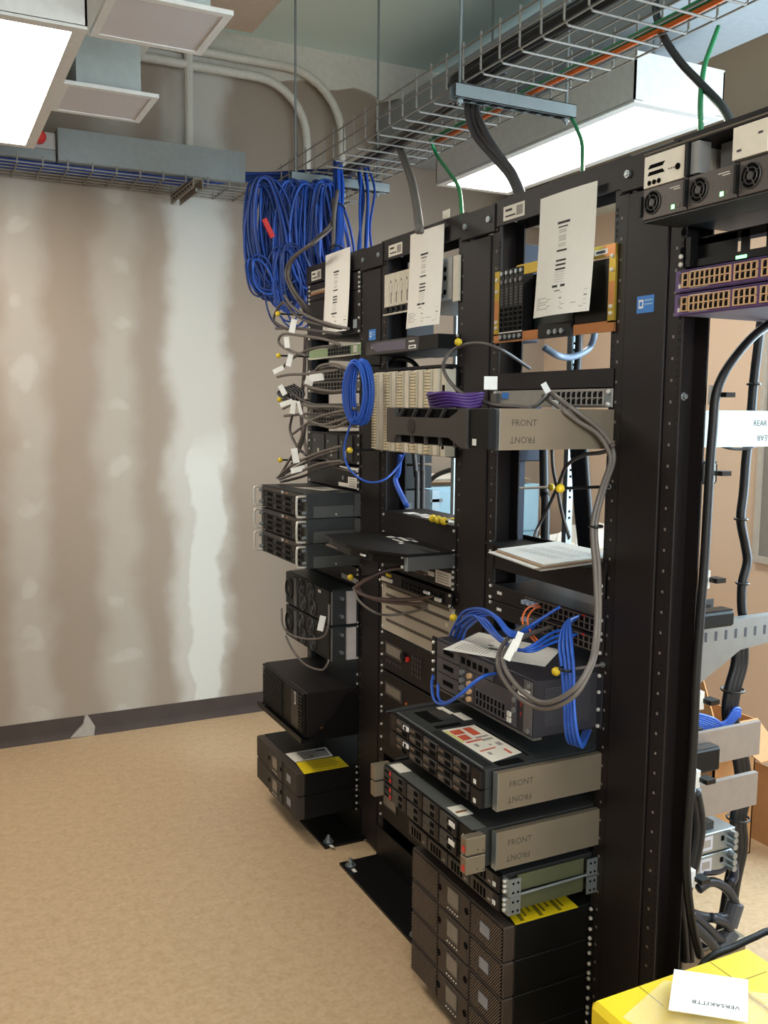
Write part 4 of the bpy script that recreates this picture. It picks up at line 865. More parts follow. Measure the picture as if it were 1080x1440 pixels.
# beige ventilated panel
d = Dev(3, .835, .162, FX, 'vented_panel', 'beige ventilated panel with rows of dark slots', 'panel')
d.box('plate', BEI, 0, W, 0, .162, 0, .003, .001)
for v in (.034, .078, .12, .15):
    sl = MB()
    for i in range(72): d.add(sl, .035+i*.0058, .0385+i*.0058, v, v+.0085, -.0004, .0004)
    d.build(sl, 'slot_row', DRK, kind='stuff'); d.box('recess', M('beige_shadow', (150, 140, 126), .6), .03, .455, v-.002, v+.0105, -.0003, .0002)
d.screws((.01, .05, .09, .15)); d.box('label', LBL, .43, .45, .1, .112, -.001, 0)
# control panels
d = unit(3, .70, .131, FX, 'control_panel', 'black control panel with display, red button and keypad', 'control panel')
d.box('display_frame', CHAR, .035, .16, .052, .098, -.003, -.0005); d.box('display', LCD, .045, .15, .06, .092, -.0038, -.003)
MB().cyl(d.at(.2, .075, -.0005), d.at(.2, .075, -.008), .009, 12).build('red_button', GRED, d.t); MB().cyl(d.at(.175, .078, -.0005), d.at(.175, .078, -.012), .014, 14).build('dial', BLKP, d.t)
for i in range(4):
    for j in range(4): d.box('key', CHAR, .225+i*.018, .236+i*.018, .03+j*.018, .041+j*.018, -.003, -.0005)
d.box('green_label', M('dull_green', (84, 92, 70), .6), .36, .42, .03, .075, -.001, -.0005)
for i in range(5): d.box('key', CHAR, .04+i*.024, .056+i*.024, .03, .038, -.003, -.0005)
d = unit(3, .553, .14, FX, 'control_panel', 'black control panel with grey display, half hidden by the blue cable', 'control panel')
d.box('display_frame', CHAR, .035, .16, .06, .105, -.003, -.0005); d.box('display', LCD, .045, .15, .068, .098, -.0038, -.003); MB().cyl(d.at(.19, .07, -.0005), d.at(.19, .07, -.004), .004, 8).build('amber_lamp', ORG, d.t)
d = unit(3, .40, .15, FX, 'blank_panel', 'black panel behind the drive servers in the punch-block rack', 'panel')
d = unit(3, .165, .13, FX, 'control_panel', 'lowest black control panel with grey display near the floor', 'control panel')
d.box('display_frame', CHAR, .03, .13, .05, .1, -.003, -.0005); d.box('display', LCD, .036, .124, .056, .094, -.0038, -.003)

# ---- rack with gold frame
d = Dev(2, 1.762, .192, FX-.004, 'card_frame', 'gold-chromated card frame with black cards behind the hanging sheet', 'equipment')
h = .192; f = .022
d.box('top_rail', GOLD, .10, W-.002, h-.026, h, 0, .006); d.box('bottom_rail', COPP, .0, .20, 0, .024, 0, .006); d.box('bottom_rail', COPP, .34, W, 0, .024, 0, .006)
d.box('side_rail', GOLD, 0, f, .02, h-.005, 0, .006); d.box('side_rail', GOLD, W-f, W, .02, h-.026, 0, .006)
d.box('rail_patch', COPP, .002, f-.002, .06, .11, -.0006, 0); d.box('rail_patch', COPP, W-f+.002, W-.002, .06, .11, -.0006, 0); d.box('rail_corner', COPP, W-.045, W-.002, h-.025, h-.001, -.0006, 0)
d.box('backing', DRK, f, W-f, .02, h-.02, .05, .056); d.box('floor_plate', DRK, f, W-f, .018, .024, .006, .056)
for i in range(5):
    s0 = .027+i*.0215
    c_ = d.box('card', BLKP, s0, s0+.019, .004, h-.004, -.001, .03); 
    for j in range(6): d.box('led', CHAR, s0+.005, s0+.015, .098+j*.0075, .102+j*.0075, -.002, -.001, parent=c_)
    for j in range(5): d.box('switch', DRK, s0+.004, s0+.014, .03+j*.0125, .0385+j*.0125, -.003, -.001, parent=c_)
    MB().cyl(d.at(s0+.01, h-.036, -.001), d.at(s0+.01, h-.036, -.005), .006, 10).build('test_jack', GRY, c_)
    for v in (.014, h-.014): MB().cyl(d.at(s0+.01, v, -.001), d.at(s0+.01, v, -.005), .0055, 10).build('captive_screw', ZINC, c_)
d.box('card_strip', LBL, .027, .132, .024, .0265, -.003, -.001)
d.box('circuit_board', M('pcb_dark', (20, 34, 32), .4), .14, .30, .03, h-.03, .03, .034); d.box('red_part', GRED, .2, .215, .08, .12, .02, .03); d.box('blue_part', BLUED, .17, .2, .12, .14, .022, .03)
m_ = d.box('lower_module', BLKP, .205, .335, .0, .034, -.004, .01)
for i in range(3): MB().cyl(d.at(.255+i*.024, .013, -.004), d.at(.255+i*.024, .013, -.009), .0065, 10).build('captive_screw', ZINC, m_)
d.box('dark_card', M('card_black', (14, 12, 10), .25), .34, W-f-.004, .026, h-.03, .002, .02)
l_ = d.box('white_label', WPL, .41, .455, h-.02, h-.008, -.0012, -.0003); d.box('print', CHAR, .417, .448, h-.017, h-.011, -.0016, -.0012, parent=l_)
for v in (.04, .055, .135, .165): 
    for s in (.011, W-.011): inst('screw', SCREW, d.t, d.at(s, v, 0))
d = unit(2, 1.638, .044, FX, 'blank_panel', 'plain black blank panel under the gold card frame', 'panel', sc=False)
d = unit(2, 1.593, U-.001, FX, 'network_switch', 'silver-grey switch with two rows of sockets above the bezel server', 'network switch', face=M('switch_grey', (160, 154, 146), .4, .3), body=GRY, ear=ZINC)
ports(d, .26, .455, .006, .038, 10, 2, -.0005, M('switch_frame_grey', (150, 142, 134), .45)); d.box('serial_plug', GRY, .005, .03, .012, .036, -.012, -.0005); d.box('blue_latch', STK, .045, .07, .022, .038, -.004, -.0005)
d.box('ear_plate', ZINC, W-.024, W-.002, .001, .042, -.002, -.0005)
for v in (.008, .035): inst('screw', SCREW, d.t, d.at(W-.012, v, -.002))

def silver_rails(t, z0, h, x0, x1, word, y, flip=True):
    """folded silver mounting bracket on the near side; lettering upright and inverted"""
    o = MB().box(x0, x1, y-.002, y, z0, z0+h).box(x0, x1, y, y+.012, z0+h-.002, z0+h).box(x0, x1, y, y+.012, z0, z0+.002).build('side_bracket', SIL if word == 'FRONT' else M('rear_daylight_tint', (196, 212, 216), .5, .4) if word else M('rear_zinc', (158, 148, 140), .5, .5), t)  # REAR bracket: bluish daylight from the assumed window is put into its base colour
    e = MB().box(x0-.0015, x0, y-.004, y+.015, z0, z0+h).build('bracket_edge', ZINC, t)
    xa = x0+.03 if word == 'FRONT' else x1-.085
    et = M('etched_grey', (74, 66, 56), .6, .3)
    if not word: return o
    text(word, .02, lambda p, q: (xa+p, y-.0024, z0+h*.58+q), 'lettering', et, o)
    text(word, .02, lambda p, q: (xa+.062-p, y-.0024, z0+h*.32-q), 'lettering', et, o)
    return o
def rails_pair(t, z0, h, x0, yR, yL):
    silver_rails(t, z0, h, x0, F-.001, 'FRONT', yR-.012)
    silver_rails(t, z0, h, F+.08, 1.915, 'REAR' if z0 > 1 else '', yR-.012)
    MB().box(x0, F, yL+.010, yL+.012, z0, z0+h).box(x0, F, yL, yL+.01, z0+h-.002, z0+h).build('side_bracket', DGRY, t)
yR, yL = BAY[2]
# bezel server
h = 2*U-.001; z0 = 1.501
d = Dev(2, z0, h, 1.062, 'rack_server', 'grey dog-bone bezel server on a silver bracket, middle height', 'server')
d.box('chassis', DGRY, .022, W-.022, 0, h, .028, .62, .001)
d.box('bezel_back', DRK, .012, .40, .003, h-.003, .014, .028)
bw = .385
pg = [(0, .02), (.03, .0), (.035, .0), (.05, .24), (.31, .24), (.365, 0), (bw, 0), (bw, 1), (.365, 1), (.31, .74), (.05, .74), (.035, 1), (0, 1)]
d.poly('bezel', CHAR, [(.012+a, v*h) for a, v in pg], 0, .014)
for i in range(5):
    a = .05+i*.068
    for v0, v1, sh in ((.0, .26, -.012), (.72, 1., .012)):
        d.poly('bezel_rib', CHAR, [(.012+a, v0*h), (.012+a+.006, v0*h), (.012+a+.006+sh+.01, v1*h), (.012+a+sh+.01, v1*h)], .006, .014)
MB().cyl(d.at(.145, h*.49, 0), d.at(.145, h*.49, -.0015), .0185, 24).build('round_emblem', M('emblem_dark', (26, 23, 22), .4), d.t)
d.box('end_block', BLKP, .40, W-.006, .002, h-.002, .006, .028); d.box('service_tag', WPL, .415, .43, .008, .022, .005, .006)
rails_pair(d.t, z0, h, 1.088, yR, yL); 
# cable manager with papers on it
d = Dev(2, 1.155, .085, FX, 'cable_trough', 'black cable trough carrying the pile of papers', 'panel')
d.box('front', BLK, 0, W, 0, .062, 0, .003); d.box('rear_bar', BLK2, .01, W-.01, .055, .085, .1, .104); d.box('shelf', BLK2, .02, W-.02, .07, .074, -.04, .104); d.box('underside', BLK2, .02, W-.02, 0, .004, .003, .104)
d.box('end', BLK, 0, .02, .0, .085, -.003, .003); d.box('end', BLK, W-.02, W, .0, .085, -.003, .003); d.screws((.045, .07), 'L', F-.007); d.screws((.012, .03), 'R', F-.007)
for i, (z, nm) in enumerate(((1.066, 'upper'), (1.0205, 'lower'))):
    d = unit(2, z, U-.0005, FX, 'network_switch', nm+' black switch with blue cables plugged into its right half', 'network switch', depth=.35, group='pair of black switches')
    l_ = d.box('oval_label', WPL, .04, .062, .02, .028, -.0012, -.0005)
    ports(d, .175, .455, .006, .037, 14, 2, -.0005, M('switch_dark_frame', (90, 78, 70), .5))
    d.box('red_mark', GRED, .41, .42, .036, .04, -.0055, -.0045)
    for k in range(3): d.box('cable_plug', M('clear_plug', (170, 180, 200), .3), .18+k*.022, .192+k*.022, .022, .032, -.02, -.003)
# 3U chassis
z0 = .8455; h = 3*U-.001
d = Dev(2, z0, h, 1.213, 'router_chassis', 'slate-grey router chassis with modules and a paper on top', 'router')
d.box('case', SLATE, .02, W-.018, 0, h, .004, .46, .0015)
pr = bpy.data.materials.new('perforated_slate'); pr.use_nodes = True; nt = pr.node_tree; g = nt.nodes.new('ShaderNodeNewGeometry'); sp = nt.nodes.new('ShaderNodeSeparateXYZ'); nt.links.new(g.outputs['Position'], sp.inputs[0])
fx = mth(nt, 'SINE', mth(nt, 'MULTIPLY', mth(nt, 'ADD', sp.outputs[0], sp.outputs[2]), 560)); fy = mth(nt, 'SINE', mth(nt, 'MULTIPLY', mth(nt, 'SUBTRACT', sp.outputs[0], sp.outputs[2]), 560))
k = sstep(nt, mth(nt, 'MULTIPLY', fx, fy), .05, .4); mx = nt.nodes.new('ShaderNodeMix'); mx.data_type = 'RGBA'; nt.links.new(k, mx.inputs[0])
mx.inputs[6].default_value = (*lin((62, 60, 66)), 1); mx.inputs[7].default_value = (*lin((10, 10, 11)), 1); nt.links.new(mx.outputs[2], nt.nodes['Principled BSDF'].inputs['Base Color'])
for a in ((.03, .085), (.105, .16)):
    B('perforated_vent', pr, d.t, d.xf+a[0], d.xf+a[1], d.yl-W+.0172, d.yl-W+.018, z0+.022, z0+h-.018)
d.box('front_panel', SLATE, .02, W-.018, .002, h-.002, 0, .004)
d.box('base_lip', GRY, .012, W-.012, -.003, .002, -.004, .02)
d.box('left_flange', BLK2, .0, .02, .0, h, -.002, .003)
for v in (.018, .042, .066, .09, .118): inst('screw', SCREW, d.t, d.at(.011, v, -.002))
for (a, e, v0, v1, nm) in ((.03, .145, .088, .126, 'module'), (.03, .145, .048, .085, 'module'), (.03, .145, .006, .045, 'module')):
    m_ = d.box(nm, M('module_slate', (74, 70, 74), .5), a, e, v0, v1, -.003, 0, .0006)
    d.box('socket', DRK, a+.035, e-.03, v0+.012, v0+.024, -.004, -.003, parent=m_); d.box('handle_slot', GRY, a+.006, e-.006, v0+.001, v0+.003, -.006, -.003, parent=m_)
m_ = d.box('io_module', M('module_slate', (74, 70, 74), .5), .15, .30, .088, .126, -.003, 0)
for i in range(5): d.box('jack', DRK, .155+i*.027, .172+i*.027, .098, .114, -.004, -.003, parent=m_)
m_ = d.box('terminal_module', M('module_slate', (74, 70, 74), .5), .15, .215, .006, .085, -.003, 0)
for i in range(2):
    for j in range(4): MB().cyl(d.at(.165+i*.035, .016+j*.02, -.003), d.at(.165+i*.035, .016+j*.02, -.012), .007, 10).build('terminal', TAN if i else ZINC, m_)
m_ = d.box('port_module', M('module_slate', (74, 70, 74), .5), .22, .40, .006, .085, -.003, 0)
ports(d, .228, .36, .012, .05, 8, 2, -.003, M('port_frame_slate', (80, 74, 76), .5), parent=None)
for v in (.012, .026): d.box('serial_jack', LBL, .368, .382, v, v+.011, -.007, -.003)
for v in (.045, .07, .1): MB().cyl(d.at(.392, v, -.003), d.at(.392, v, -.006), .007, 10).build('captive_screw', ZINC, d.t)
d.box('end_strip', M('strip_grey', (108, 104, 104), .45, .3), .428, .46, .004, h-.004, -.002, 0)
l_ = d.box('asset_label', WPL, .405, .452, .088, .106, -.003, -.002); d.box('print', INK, .413, .444, .093, .101, -.0035, -.003, parent=l_)
for v in (.06, .038): d.text('R', .014, .412, v, -.0006, GRED)
for v in (.012, .118): MB().cyl(d.at(.447, v, -.002), d.at(.447, v, -.005), .006, 10).build('captive_screw', ZINC, d.t)
d.ears(SLATE, sides='R'); d.screws((.0065, .046, .088, .127), 'R')

# drive servers
def drive_server(z0, xf, label, kind, group):
    h = U-.0008; d = Dev(2, z0, h, xf, 'rack_server', label, 'server', group)
    d.box('chassis', DGRY if kind == 'a' else M('hp_grey', (60, 60, 58), .45, .5), .022, W-.022, 0, h, .01, .66, .0006)
    d.box('front', BLKP, .022, W-.022, .001, h-.001, 0, .01)
    if kind == 'a':
        for i in range(5):
            for j in range(2):
                s0 = .06+i*.072+.02*j*0; v0 = .003+j*.0195
                o = d.box('drive_caddy', CHAR if (i+j) % 2 else BLK, s0, s0+.066, v0, v0+.0175, -.006, 0, .0006)
                d.box('caddy_latch', M('latch_brown', (112, 96, 84), .45, .3), s0+.005, s0+.028, v0+.009, v0+.014, -.008, -.006, parent=o)
                d.box('caddy_vent', DRK, s0+.034, s0+.06, v0+.003, v0+.0145, -.0065, -.006, parent=o)
        MB().cyl(d.at(.115, h*.72, -.006), d.at(.115, h*.72, -.0095), .0058, 12).build('badge_end', WPL, d.t); d.box('badge', WPL, .103, .13, h*.6, h*.84, -.0095, -.006)
        d.box('end_block', BLK, W-.06, W-.022, .002, h-.002, -.004, 0); d.box('service_tag', WPL, W-.048, W-.038, .008, .018, -.005, -.004)
        d.box('left_block', BLK, .022, .054, .002, h-.002, -.004, 0)
    elif kind == 'b':
        for i in range(4):
            s0 = .075+i*.082
            for j in range(2):
                v0 = .003+j*.019
                o = d.box('drive_caddy', CHAR, s0, s0+.06, v0, v0+.0175, -.004, 0, .0006); d.box('caddy_vent', DRK, s0+.036, s0+.056, v0+.003, v0+.0145, -.0045, -.004, parent=o)
            d.box('divider', BLK, s0+.062, s0+.078, .002, h-.002, -.005, 0)
        for j in range(2):
            o = d.box('drive_caddy', CHAR, .026, .07, .004+j*.019, .021+j*.019, -.004, 0); d.box('red_latch', GRED, .06, .068, .008+j*.019, .017+j*.019, -.0055, -.004, parent=o); d.box('caddy_vent', DRK, .032, .054, .009+j*.019, .014+j*.019, -.0045, -.004, parent=o)
        MB().cyl(d.at(.385, h*.6, -.004), d.at(.385, h*.6, -.0055), .006, 12).build('badge_end', WPL, d.t); d.box('badge', WPL, .365, .392, h*.48, h*.76, -.0055, -.004)
        d.box('label', LBL, .42, .432, .014, .022, -.002, 0)
        for s in (0, W-.024):
            er = B('latch_ear', SIL, d.t, xf-.03, xf+.02, d.yl-s-.024, d.yl-s, z0+.002, z0+h-.002, .001)
            if s: 
                B('ear_window', GRED, er, xf-.0306, xf-.03, d.yl-s-.018, d.yl-s-.006, z0+.008, z0+.022)
                for a, v in ((.0, .012), (-.015, .008)): MB().cyl((xf-a, d.yl-s-.024, z0+v), (xf-a, d.yl-s-.0246, z0+v), .0015, 6).build('pin_hole', DRK, er)
    else:
        for i in range(4):
            s0 = .03+i*.104
            o = d.box('drive_bay', CHAR, s0, s0+.098, .004, h-.004, -.004, 0, .0008)
            for k in range(4): d.box('caddy_vent', DRK, s0+.016+k*.014, s0+.025+k*.014, .009, h-.012, -.0045, -.004, parent=o)
            d.box('caddy_label', GINK, s0+.076, s0+.088, .012, .018, -.0045, -.004, parent=o)
        d.box('service_tag', WPL, W-.045, W-.034, .012, .022, -.005, -.003); d.box('end_block', BLK, W-.06, W-.022, .003, h-.003, -.003, 0)
    return d
A1 = drive_server(.7025+U, 1.08, 'upper slim server with white oval badge, warning label on its lid', 'a', 'slim servers with caddies')
A2 = drive_server(.7025, 1.08, 'slim server with white oval badge directly under the warning-labelled one', 'a', 'slim servers with caddies')
rails_pair(A1.t, .7025, 2*U-.001, 1.105, yR, yL)
MB().prism([(1.07, 2.12), (1.14, 2.135), (1.3, 2.135), (1.3, 2.118), (1.1, 2.112)], lambda a, b: (a, b, .789), lambda a, b: (a, b, .792)).build('rail_lip', DGRY, A1.t)
B1 = drive_server(.566+U, 1.06, 'upper slim server with tan latch ears and red drive latches', 'b', 'slim servers with tan ears')
B2 = drive_server(.566, 1.06, 'lower slim server with tan latch ears and red drive latches', 'b', 'slim servers with tan ears')
rails_pair(B1.t, .566, 2*U-.001, 1.105, yR, yL)
B('front_lid', M('lid_pale', (120, 122, 118), .4, .6), B1.t, 1.062, 1.1, yR+.02, yL-.02, .566+2*U-.0008, .566+2*U-.0002)
B('lid_label', LBL, B1.t, 1.066, 1.1, yL-.09, yL-.03, .566+2*U, .566+2*U+.0004); ll = B('lid_label', LBL, B1.t, 1.07, 1.11, yR+.09, yR+.145, .566+2*U, .566+2*U+.0004)
B('print', COPP, ll, 1.075, 1.105, yR+.108, yR+.116, .566+2*U+.0004, .566+2*U+.0007)
C1 = drive_server(.446+U, 1.135, 'upper slim black server just above the yellow warning sheet', 'c', 'slim servers on zinc rails')
C2 = drive_server(.446, 1.135, 'lower slim black server just above the yellow warning sheet', 'c', 'slim servers on zinc rails')
for z0, D_ in ((.446+U, C1), (.446, C2)):
    pl2 = B('rail_plate', ZINC, D_.t, 1.143, 1.146, yR-.012, yR+.014, z0+.001, z0+.043)
    B('rail_flange', ZINC, D_.t, 1.146, 1.176, yR-.012, yR-.0095, z0+.001, z0+.043)
    B('rail', M('rail_olive', (110, 112, 84), .4, .6), D_.t, 1.176, F-.03, yR+.002, yR+.005, z0+.003, z0+.041)
    B('rail_flange', ZINC, D_.t, F-.03, F, yR-.012, yR-.0095, z0+.001, z0+.043)
    for v in (.01, .022, .034): inst('screw', SCREW, D_.t, (1.143, yR+.004, z0+v))
    for x in (1.155, 1.168, F-.008, F-.02):
        for v in (.01, .032): MB().cyl((x, yR-.012, z0+v), (x, yR-.0126, z0+v), .003, 8).build('rail_hole', DRK, D_.t)
MB().cyl((1.15, yR-.008, .446+U), (F-.01, yR-.008, .446+U+.004), .003, 8).build('guide_rod', ZINC, C1.t)
# lid features of the warning-labelled server
ZL = .7025+2*U-.0008
B('lid_ridge', ZINC, A1.t, 1.092, 1.095, yR+.03, yL-.02, ZL, ZL+.0012)
for i in range(4): B('lid_groove', DRK, A1.t, 1.100+i*.006, 1.102+i*.006, yR+.03, yR+.28, ZL, ZL+.0004)
B('lid_recess', DRK, A1.t, 1.13, 1.17, 1.99, 2.08, ZL, ZL+.0004); B('lid_latch', CHAR, A1.t, 1.165, 1.205, 2.0, 2.06, ZL, ZL+.004); B('lid_recess', DRK, A1.t, 1.125, 1.2, 1.945, 1.965, ZL, ZL+.0004)
B('lid_label', LBL, A1.t, 1.205, 1.225, 2.03, 2.09, ZL, ZL+.0004); B('lid_label', LBL, A1.t, 1.22, 1.245, 1.97, 2.03, ZL, ZL+.0004)
o, bl = flat_label('service_label', 'red and white illustrated service label on the server lid', [(1.13, 1.93), (1.225, 1.93), (1.225, 1.722), (1.13, 1.70)], ZL+.0002, [LBL], 'label')
strips(o, bl, [(.02, .09, .04, .42)], M('label_yellow_green', (190, 190, 70), .5)); strips(o, bl, [(.12, .45, .06, .2), (.12, .4, .23, .38), (.55, .8, .05, .3), (.1, .6, .42, .46), (.1, .6, .7, .73), (.7, .78, .8, .95)], M('label_red', (200, 84, 56), .6), 'red_print')
strips(o, bl, [(.5, .9, .35, .4), (.55, .9, .44, .5), (.2, .3, .52, .6), (.2, .3, .78, .85), (.55, .62, .6, .64), (.75, .9, .6, .7)], GINK, 'grey_print')
B('label_border', DRK, A1.t, 1.226, 1.232, 1.70, 1.93, ZL, ZL+.0004); B('lid_recess', DRK, A1.t, 1.13, 1.2, 1.672, 1.7, ZL, ZL+.0004)
# ---- nearest rack
d = Dev(1, 1.955, .125, 1.292, 'power_shelf', 'rectifier power shelf with round fans at the top right', 'power shelf')
h = .125
d.box('shelf_bottom', DGRY, 0, W, 0, .003, .004, .098); d.box('top_plate', BLK, 0, W, h, h+.003, .0, .098); d.box('side', BLK2, 0, .003, .0, h, .004, .098); d.box('rear_body', BLK2, .02, W-.02, 0, h+.003, .0985, .34)
MB().tube([d.at(.0, h+.004, .002), d.at(W, h+.004, .002)], .0025, 6).build('top_bead', SIL, d.t)
for i in range(4):
    s0 = .003+i*.12; m_ = d.box('rectifier', M('rectifier_grey', (84, 76, 72), .45, .2), s0, s0+.115, .004, .062, 0, .097, .0008)
    MB().cyl(d.at(s0+.026, .034, 0), d.at(s0+.026, .034, -.0008), .0225, 26).build('fan_opening', DRK, m_)
    fo = MB().ring(d.at(s0+.026, .034, -.0015), (1, 0, 0), .0215, .0012, 24, 5).ring(d.at(s0+.026, .034, -.0015), (1, 0, 0), .014, .0011, 20, 5)
    for k in range(4):
        a = k*PI/2+.5; fo.cyl(d.at(s0+.026, .034, -.0015), d.at(s0+.026+.021*math.cos(a), .034+.021*math.sin(a), -.0015), .0011, 5)
    fo.build('fan_guard', CHAR, m_); MB().cyl(d.at(s0+.026, .034, 0), d.at(s0+.026, .034, -.003), .007, 12).build('fan_hub', CHAR, m_)
    lt = MB()
    for k in range(3): d.add(lt, s0+.056, s0+.059, .024+k*.008, .027+k*.008, -.001, 0)
    d.build(lt, 'indicator_lights', GRC, m_)
    d.box('green_mark', LED, s0+.078, s0+.086, .012, .02, -.0008, 0, parent=m_); d.box('white_mark', GRC, s0+.092, s0+.1, .013, .02, -.0008, 0, parent=m_)
    d.box('maker_mark', LBL, s0+.072, s0+.098, .051, .0525, -.0006, 0, parent=m_); d.box('maker_mark', LBL, s0+.082, s0+.1, .047, .0485, -.0006, 0, parent=m_)
    d.box('pull_latch', BLKP, s0+.1145, s0+.1195, .01, .058, -.008, .004)
d.box('pull_latch', BLKP, -.006, .001, .012, .05, -.004, .004)
c_ = d.box('controller', M('controller_white', (226, 214, 196), .4), .003, .115, .064, h-.001, -.001, .097, .0008)
for a, v0, v1 in ((.014, .099, .106), (.014, .086, .093)): d.poly('slot_opening', DRK, [(a, v0), (a+.04, v0), (a+.046, v0+.007), (a+.006, v0+.007)] if v0 > .09 else [(a, v0), (a+.046, v0), (a+.04, v1), (a+.004, v1)], -.0016, -.001, parent=c_)
for k in range(3): MB().cyl(d.at(.02+k*.013, .072, -.001), d.at(.02+k*.013, .072, -.003), .0045, 12).build('test_jack', DRK, c_)
MB().cyl(d.at(.095, .088, -.001), d.at(.095, .088, -.003), .006, 12).build('key_switch', DRK, c_)
for k in range(3): d.box('small_print', CHAR, .07+k*.006, .073+k*.006, .087, .09, -.0014, -.001, parent=c_)
d.box('divider', BLKP, .116, .124, .064, h-.001, -.006, .02)
d.box('bracket_plate', M('plate_grey', (140, 138, 136), .5, .2), .126, .145, .066, h-.002, 0, .03); d.box('bracket_plate', M('plate_grey', (140, 138, 136), .5, .2), .15, .185, .066, h-.004, .05, .06)
c_ = d.box('breaker_cover', M('controller_white', (226, 214, 196), .4), .225, .30, .068, h-.002, .0, .097); d.box('small_print', CHAR, .235, .245, .08, .084, -.0006, 0, parent=c_); d.box('small_print', CHAR, .28, .29, .1, .104, -.0006, 0, parent=c_)
d = Dev(1, 1.875, .06, F+.02, 'cable_ring_panel', 'black slotted cable panel above the purple switches', 'panel')
d.box('plate', BLKP, .03, .13, .0, .055, 0, .003); d.box('plate', BLKP, .14, .16, .0, .055, 0, .003); d.box('plate', BLKP, .2, W-.03, 0, .055, 0, .003); d.box('rail', BLKP, .03, W-.03, .042, .058, 0, .03); d.box('rail', BLKP, .03, W-.03, 0, .014, -.01, .03); d.box('side', BLKP, .012, .03, 0, .058, -.02, .1)
d.box('green_lamp', LED, .14, .165, .0, .006, -.012, -.01)
inst('screw', SCREW, d.t, (F-.002, BAY[1][1], 1.897)); inst('screw', SCREW, d.t, (F-.002, BAY[1][1], 1.881))
for z in (1.945, 1.909): MB().cyl((F-.0006, BAY[1][1]-.001, z), (F-.0012, BAY[1][1]-.001, z), .007, 12).build('plug_hole', DRK, d.t)
for z, nm in ((1.825, 'upper'), (1.778, 'lower')):
    h = U; d = Dev(1, z, h, FX-.004, 'network_switch', nm+' purple network switch with rows of tan sockets', 'network switch', 'purple switches')
    d.box('body', M('switch_violet_grey', (110, 106, 124), .5, .2), .019, W-.019, 0, h-.001, .003, .32); d.box('face_plate', PUR, 0, W, 0, h-.001, 0, .003, .0008)
    ports(d, .022, .037, .009, .036, 1, 2, 0, TAN); ports(d, .042, .145, .008, .037, 8, 2, 0, TAN); ports(d, .156, .208, .008, .037, 4, 2, 0, TAN); ports(d, .22, .272, .008, .037, 4, 2, 0, TAN); ports(d, .284, .336, .008, .037, 4, 2, 0, TAN)
    vt = MB()
    for i in range(90):
        d.add(vt, .014+i*.005, .0165+i*.005, h-.0045, h-.0025, -.0004, 0); d.add(vt, .014+i*.005, .0165+i*.005, .0012, .003, -.0004, 0)
    d.build(vt, 'vent_holes', DRK, kind='stuff')
    d.box('white_line', WPL, .042, .095, .0385, .0395, -.0006, 0); d.box('white_line', WPL, .042, .09, .0052, .0062, -.0006, 0); d.box('usb_jack', CHAR, .01, .016, .022, .036, -.001, 0); d.box('usb_jack', LBL, .01, .016, .008, .016, -.001, 0)

# ------------------------------------------------------------------ papers
def hang_sheet(label, y0, y1, ztop, zbot, xf, curl, group='printed sheets taped to the racks'):
    """letter sheet hung over the top angle; y0 far edge, y1 near edge"""
    t = thing('hanging_sheet', label, 'paper', (xf, (y0+y1)/2, zbot), group)
    nu, nv = 8, 14
    def pt(u, v, off=0.):
        x = xf-.004-curl*math.sin(PI*u)*(.3+.7*v)-.012*v*v - off; return Vector((x, y0+(y1-y0)*u, ztop+(zbot-ztop)*v))
    mb = MB(); G_ = [[mb.bm.verts.new(pt(i/nu, j/nv)) for i in range(nu+1)] for j in range(nv+1)]
    H_ = [[mb.bm.verts.new(pt(i/nu, j/nv)+Vector((.0006, 0, 0))) for i in range(nu+1)] for j in range(nv+1)]
    for j in range(nv):
        for i in range(nu):
            mb.bm.faces.new((G_[j][i], G_[j+1][i], G_[j+1][i+1], G_[j][i+1])); mb.bm.faces.new((H_[j][i], H_[j][i+1], H_[j+1][i+1], H_[j+1][i]))
    mb.build('sheet', WHT, t, smooth=True)
    def pr(rects, mat, name):
        m = MB()
        for (u0, u1, v0, v1) in rects:
            m.bm.faces.new([m.bm.verts.new(pt(*q, .0005)) for q in ((u0, v0), (u0, v1), (u1, v1), (u1, v0))])
        m.build(name, mat, t, kind='stuff')
    pr([(.38, .6, .24, .26), (.4, .57, .28, .29), (.4, .58, .47, .485), (.4, .58, .55, .565), (.4, .58, .585, .6), (.4, .58, .62, .635), (.37, .6, .755, .775), (.42, .52, .8, .807)], INK, 'printed_bars')
    pr([(.42, .55, .31+.016*i, .315+.016*i) for i in range(9) if i not in (2, 6)]+[(.4, .57, .65+.02*i, .653+.02*i) for i in range(5)], GINK, 'faint_rows')
    pr([(.06, .06+.3*(.7+.3*((i*5) % 3)/2), .845+.018*i, .85+.018*i) for i in range(6)]+[(.52, .95, .82, .823), (.52, .95, .86, .872), (.52, .95, .9, .903), (.55, .8, .915, .92), (.52, .95, .935, .938), (.55, .9, .95, .955), (.04, .96, .975, .978)], GINK, 'small_print')
hang_sheet('printed sheet taped over the far rack, above the green switch', 3.268, 3.045, 2.15, 1.86, F-.012, .006)
hang_sheet('printed sheet taped over the ivory module chassis', 2.592, 2.385, 2.118, 1.832, F-.014, .01)
hang_sheet('printed sheet taped over the gold card frame, nearest and largest', 1.915, 1.702, 2.096, 1.81, F-.016, .012)
o = MB().box(F-.004, F-.002, 2.38, 2.42, 2.136, 2.16).build('price_tag', LBL); tag(o, 'small white tag standing on top of the rack with punch blocks', 'tag')
